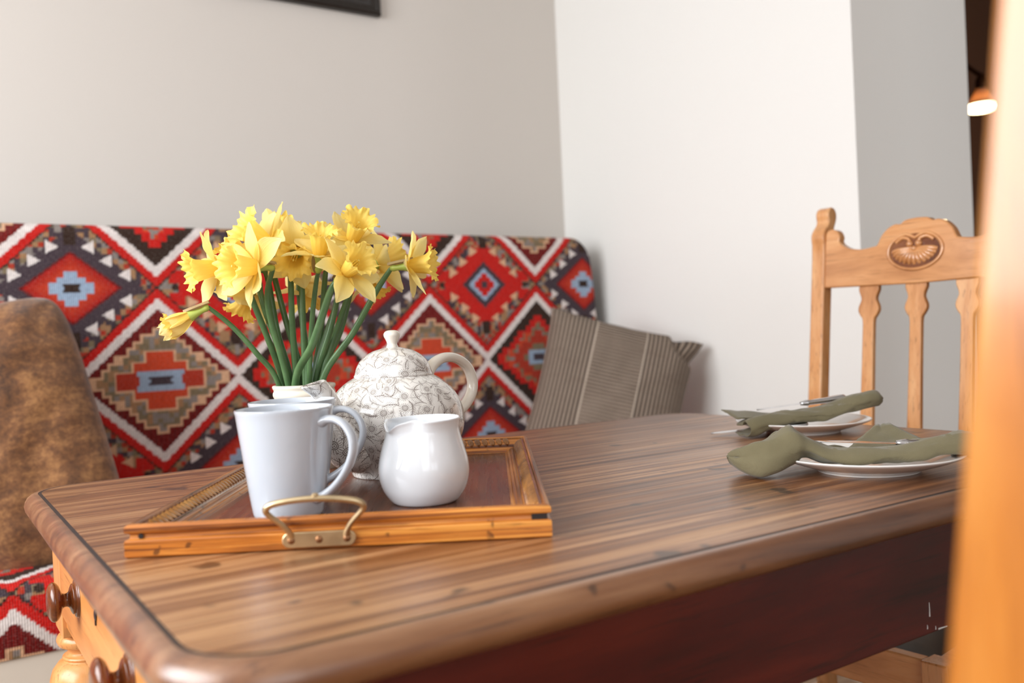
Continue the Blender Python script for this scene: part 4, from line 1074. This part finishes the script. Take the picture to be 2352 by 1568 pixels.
def knife(label, tip, end, dz=0, name='table_knife'):
    tip = Vector(tip); end = Vector(end); L = (end - tip).length; x = (end - tip).normalized(); y = Vector((0, 0, 1)).cross(x).normalized(); z = x.cross(y)
    M = Matrix(((x.x, y.x, z.x, tip.x), (x.y, y.y, z.y, tip.y), (x.z, y.z, z.z, tip.z), (0, 0, 0, 1)))
    t = thing(name, label, 'knife', M=M)
    bl = .52 * L; V = []; F = []; n = 16
    for i in range(n + 1):
        s_ = i / n; w0 = .0085 * min(1, (s_ * 5 + .05)) ** .6; X = bl * s_
        V += [(X, -w0, 0), (X, 0, .0012), (X, w0 * .75, .0009), (X, w0 * .75, -.0009), (X, 0, -.0012)]
    for i in range(n):
        for k in range(5): k2 = (k + 1) % 5; F.append((5 * i + k, 5 * i + k2, 5 * i + 5 + k2, 5 * i + 5 + k))
    F += [(0, 1, 2, 3, 4), tuple(5 * n + k for k in (4, 3, 2, 1, 0))]
    mk('blade', V, F, M_steel, t, True, 40)
    Rx = Matrix.Rotation(pi / 2, 4, 'Y')
    MB().lathe([(0, bl - .006), (.004, bl - .005), (.0055, bl), (.0068, bl + .004), (.0072, bl + .006), (.0058, bl + .009), (.0060, bl + .02), (.0066, L * .8), (.0085, L * .95), (.0078, L - .004), (.004, L), (0, L)], 20, Matrix.Scale(.72, 4, (0, 0, 1)) @ Rx, False).build('handle', M_steel, t, ang=60)
knife('silver knife laid on the near olive napkin', P1 + RGT * -.066 + FWD * -.012 + Vector((0, 0, .0370)), P1 + RGT * .128 + FWD * -.006 + Vector((0, 0, .0240)))
knife('knife laid on the far olive napkin', P2 + RGT * -.070 + FWD * .004 + Vector((0, 0, .0370)), P2 + RGT * .080 + FWD * .028 + Vector((0, 0, .0480)))
knife('butter knife whose tip sticks out left from under the far napkin', P2 + RGT * -.148 + FWD * -.014 + Vector((0, 0, .0050)), P2 + RGT * .006 + FWD * -.004 + Vector((0, 0, .0125)), name='butter_knife')

# ------------------------------------------------------------------ lamp in the dark room beyond
def lamp():
    c = Vector((3.355, .56, 1.735))
    t = thing('wall_lamp', 'small lit lamp with a glass cone shade on a bronze arm in the dark room', 'lamp', (3.33, .878, 2.10))
    o = Vector((3.33, .878, 2.10)); c = c - o
    MB().lathe([(0, 0), (.045, 0), (.045, .008), (.03, .015), (.012, .02), (0, .02)], 28, Matrix.Rotation(pi / 2, 4, 'X'), False).build('wall_plate', M_darkmetal, t)
    MB().tube(spline([(0, -.015, 0), (.004, -.10, -.02), c + Vector((-.005, .12, .24)), c + Vector((0, .03, .145)), c + Vector((0, 0, .12))], 6), .009, 10).build('arm', M_darkmetal, t)
    MB().lathe([(0, .13), (.012, .125), (.022, .10), (.024, .075), (.018, .06), (0, .058)], 24, Matrix.Translation(c), False).build('lamp_holder', M_darkmetal, t)
    gl = G('frosted_glass'); gm = gl.P(Base_Color=s2l((200, 170, 140)), Roughness=.25, Transmission_Weight=.6, IOR=1.3)
    V, F, UV = lathe_uv([(.018, .075), (.026, .060), (.045, .025), (.054, .006)], 36, .05)
    s_ = mk('lamp_shade', [Vector(v) + c for v in V], F, gm, t, True, 60)
    sm = s_.modifiers.new('solid', 'SOLIDIFY'); sm.thickness = .002
    e = G('lit_lamp_rim'); e.P(Base_Color=(1, .8, .5), Emission_Color=(1, .74, .42), Emission_Strength=9.0)
    MB().lathe([(.040, .008), (.054, .006), (.0575, -.006), (.054, -.018), (.030, -.021), (0, -.024)], 36, Matrix.Translation(c), False).build('light_ring', e.m, t)
    l = bpy.data.lights.new('lamp_light', 'POINT'); l.energy = 2.2; l.color = (1, .68, .38); l.shadow_soft_size = .05
    lo = bpy.data.objects.new('lamp_light', l); COL.objects.link(lo); lo.location = c + o + Vector((0, 0, -.06))
lamp()
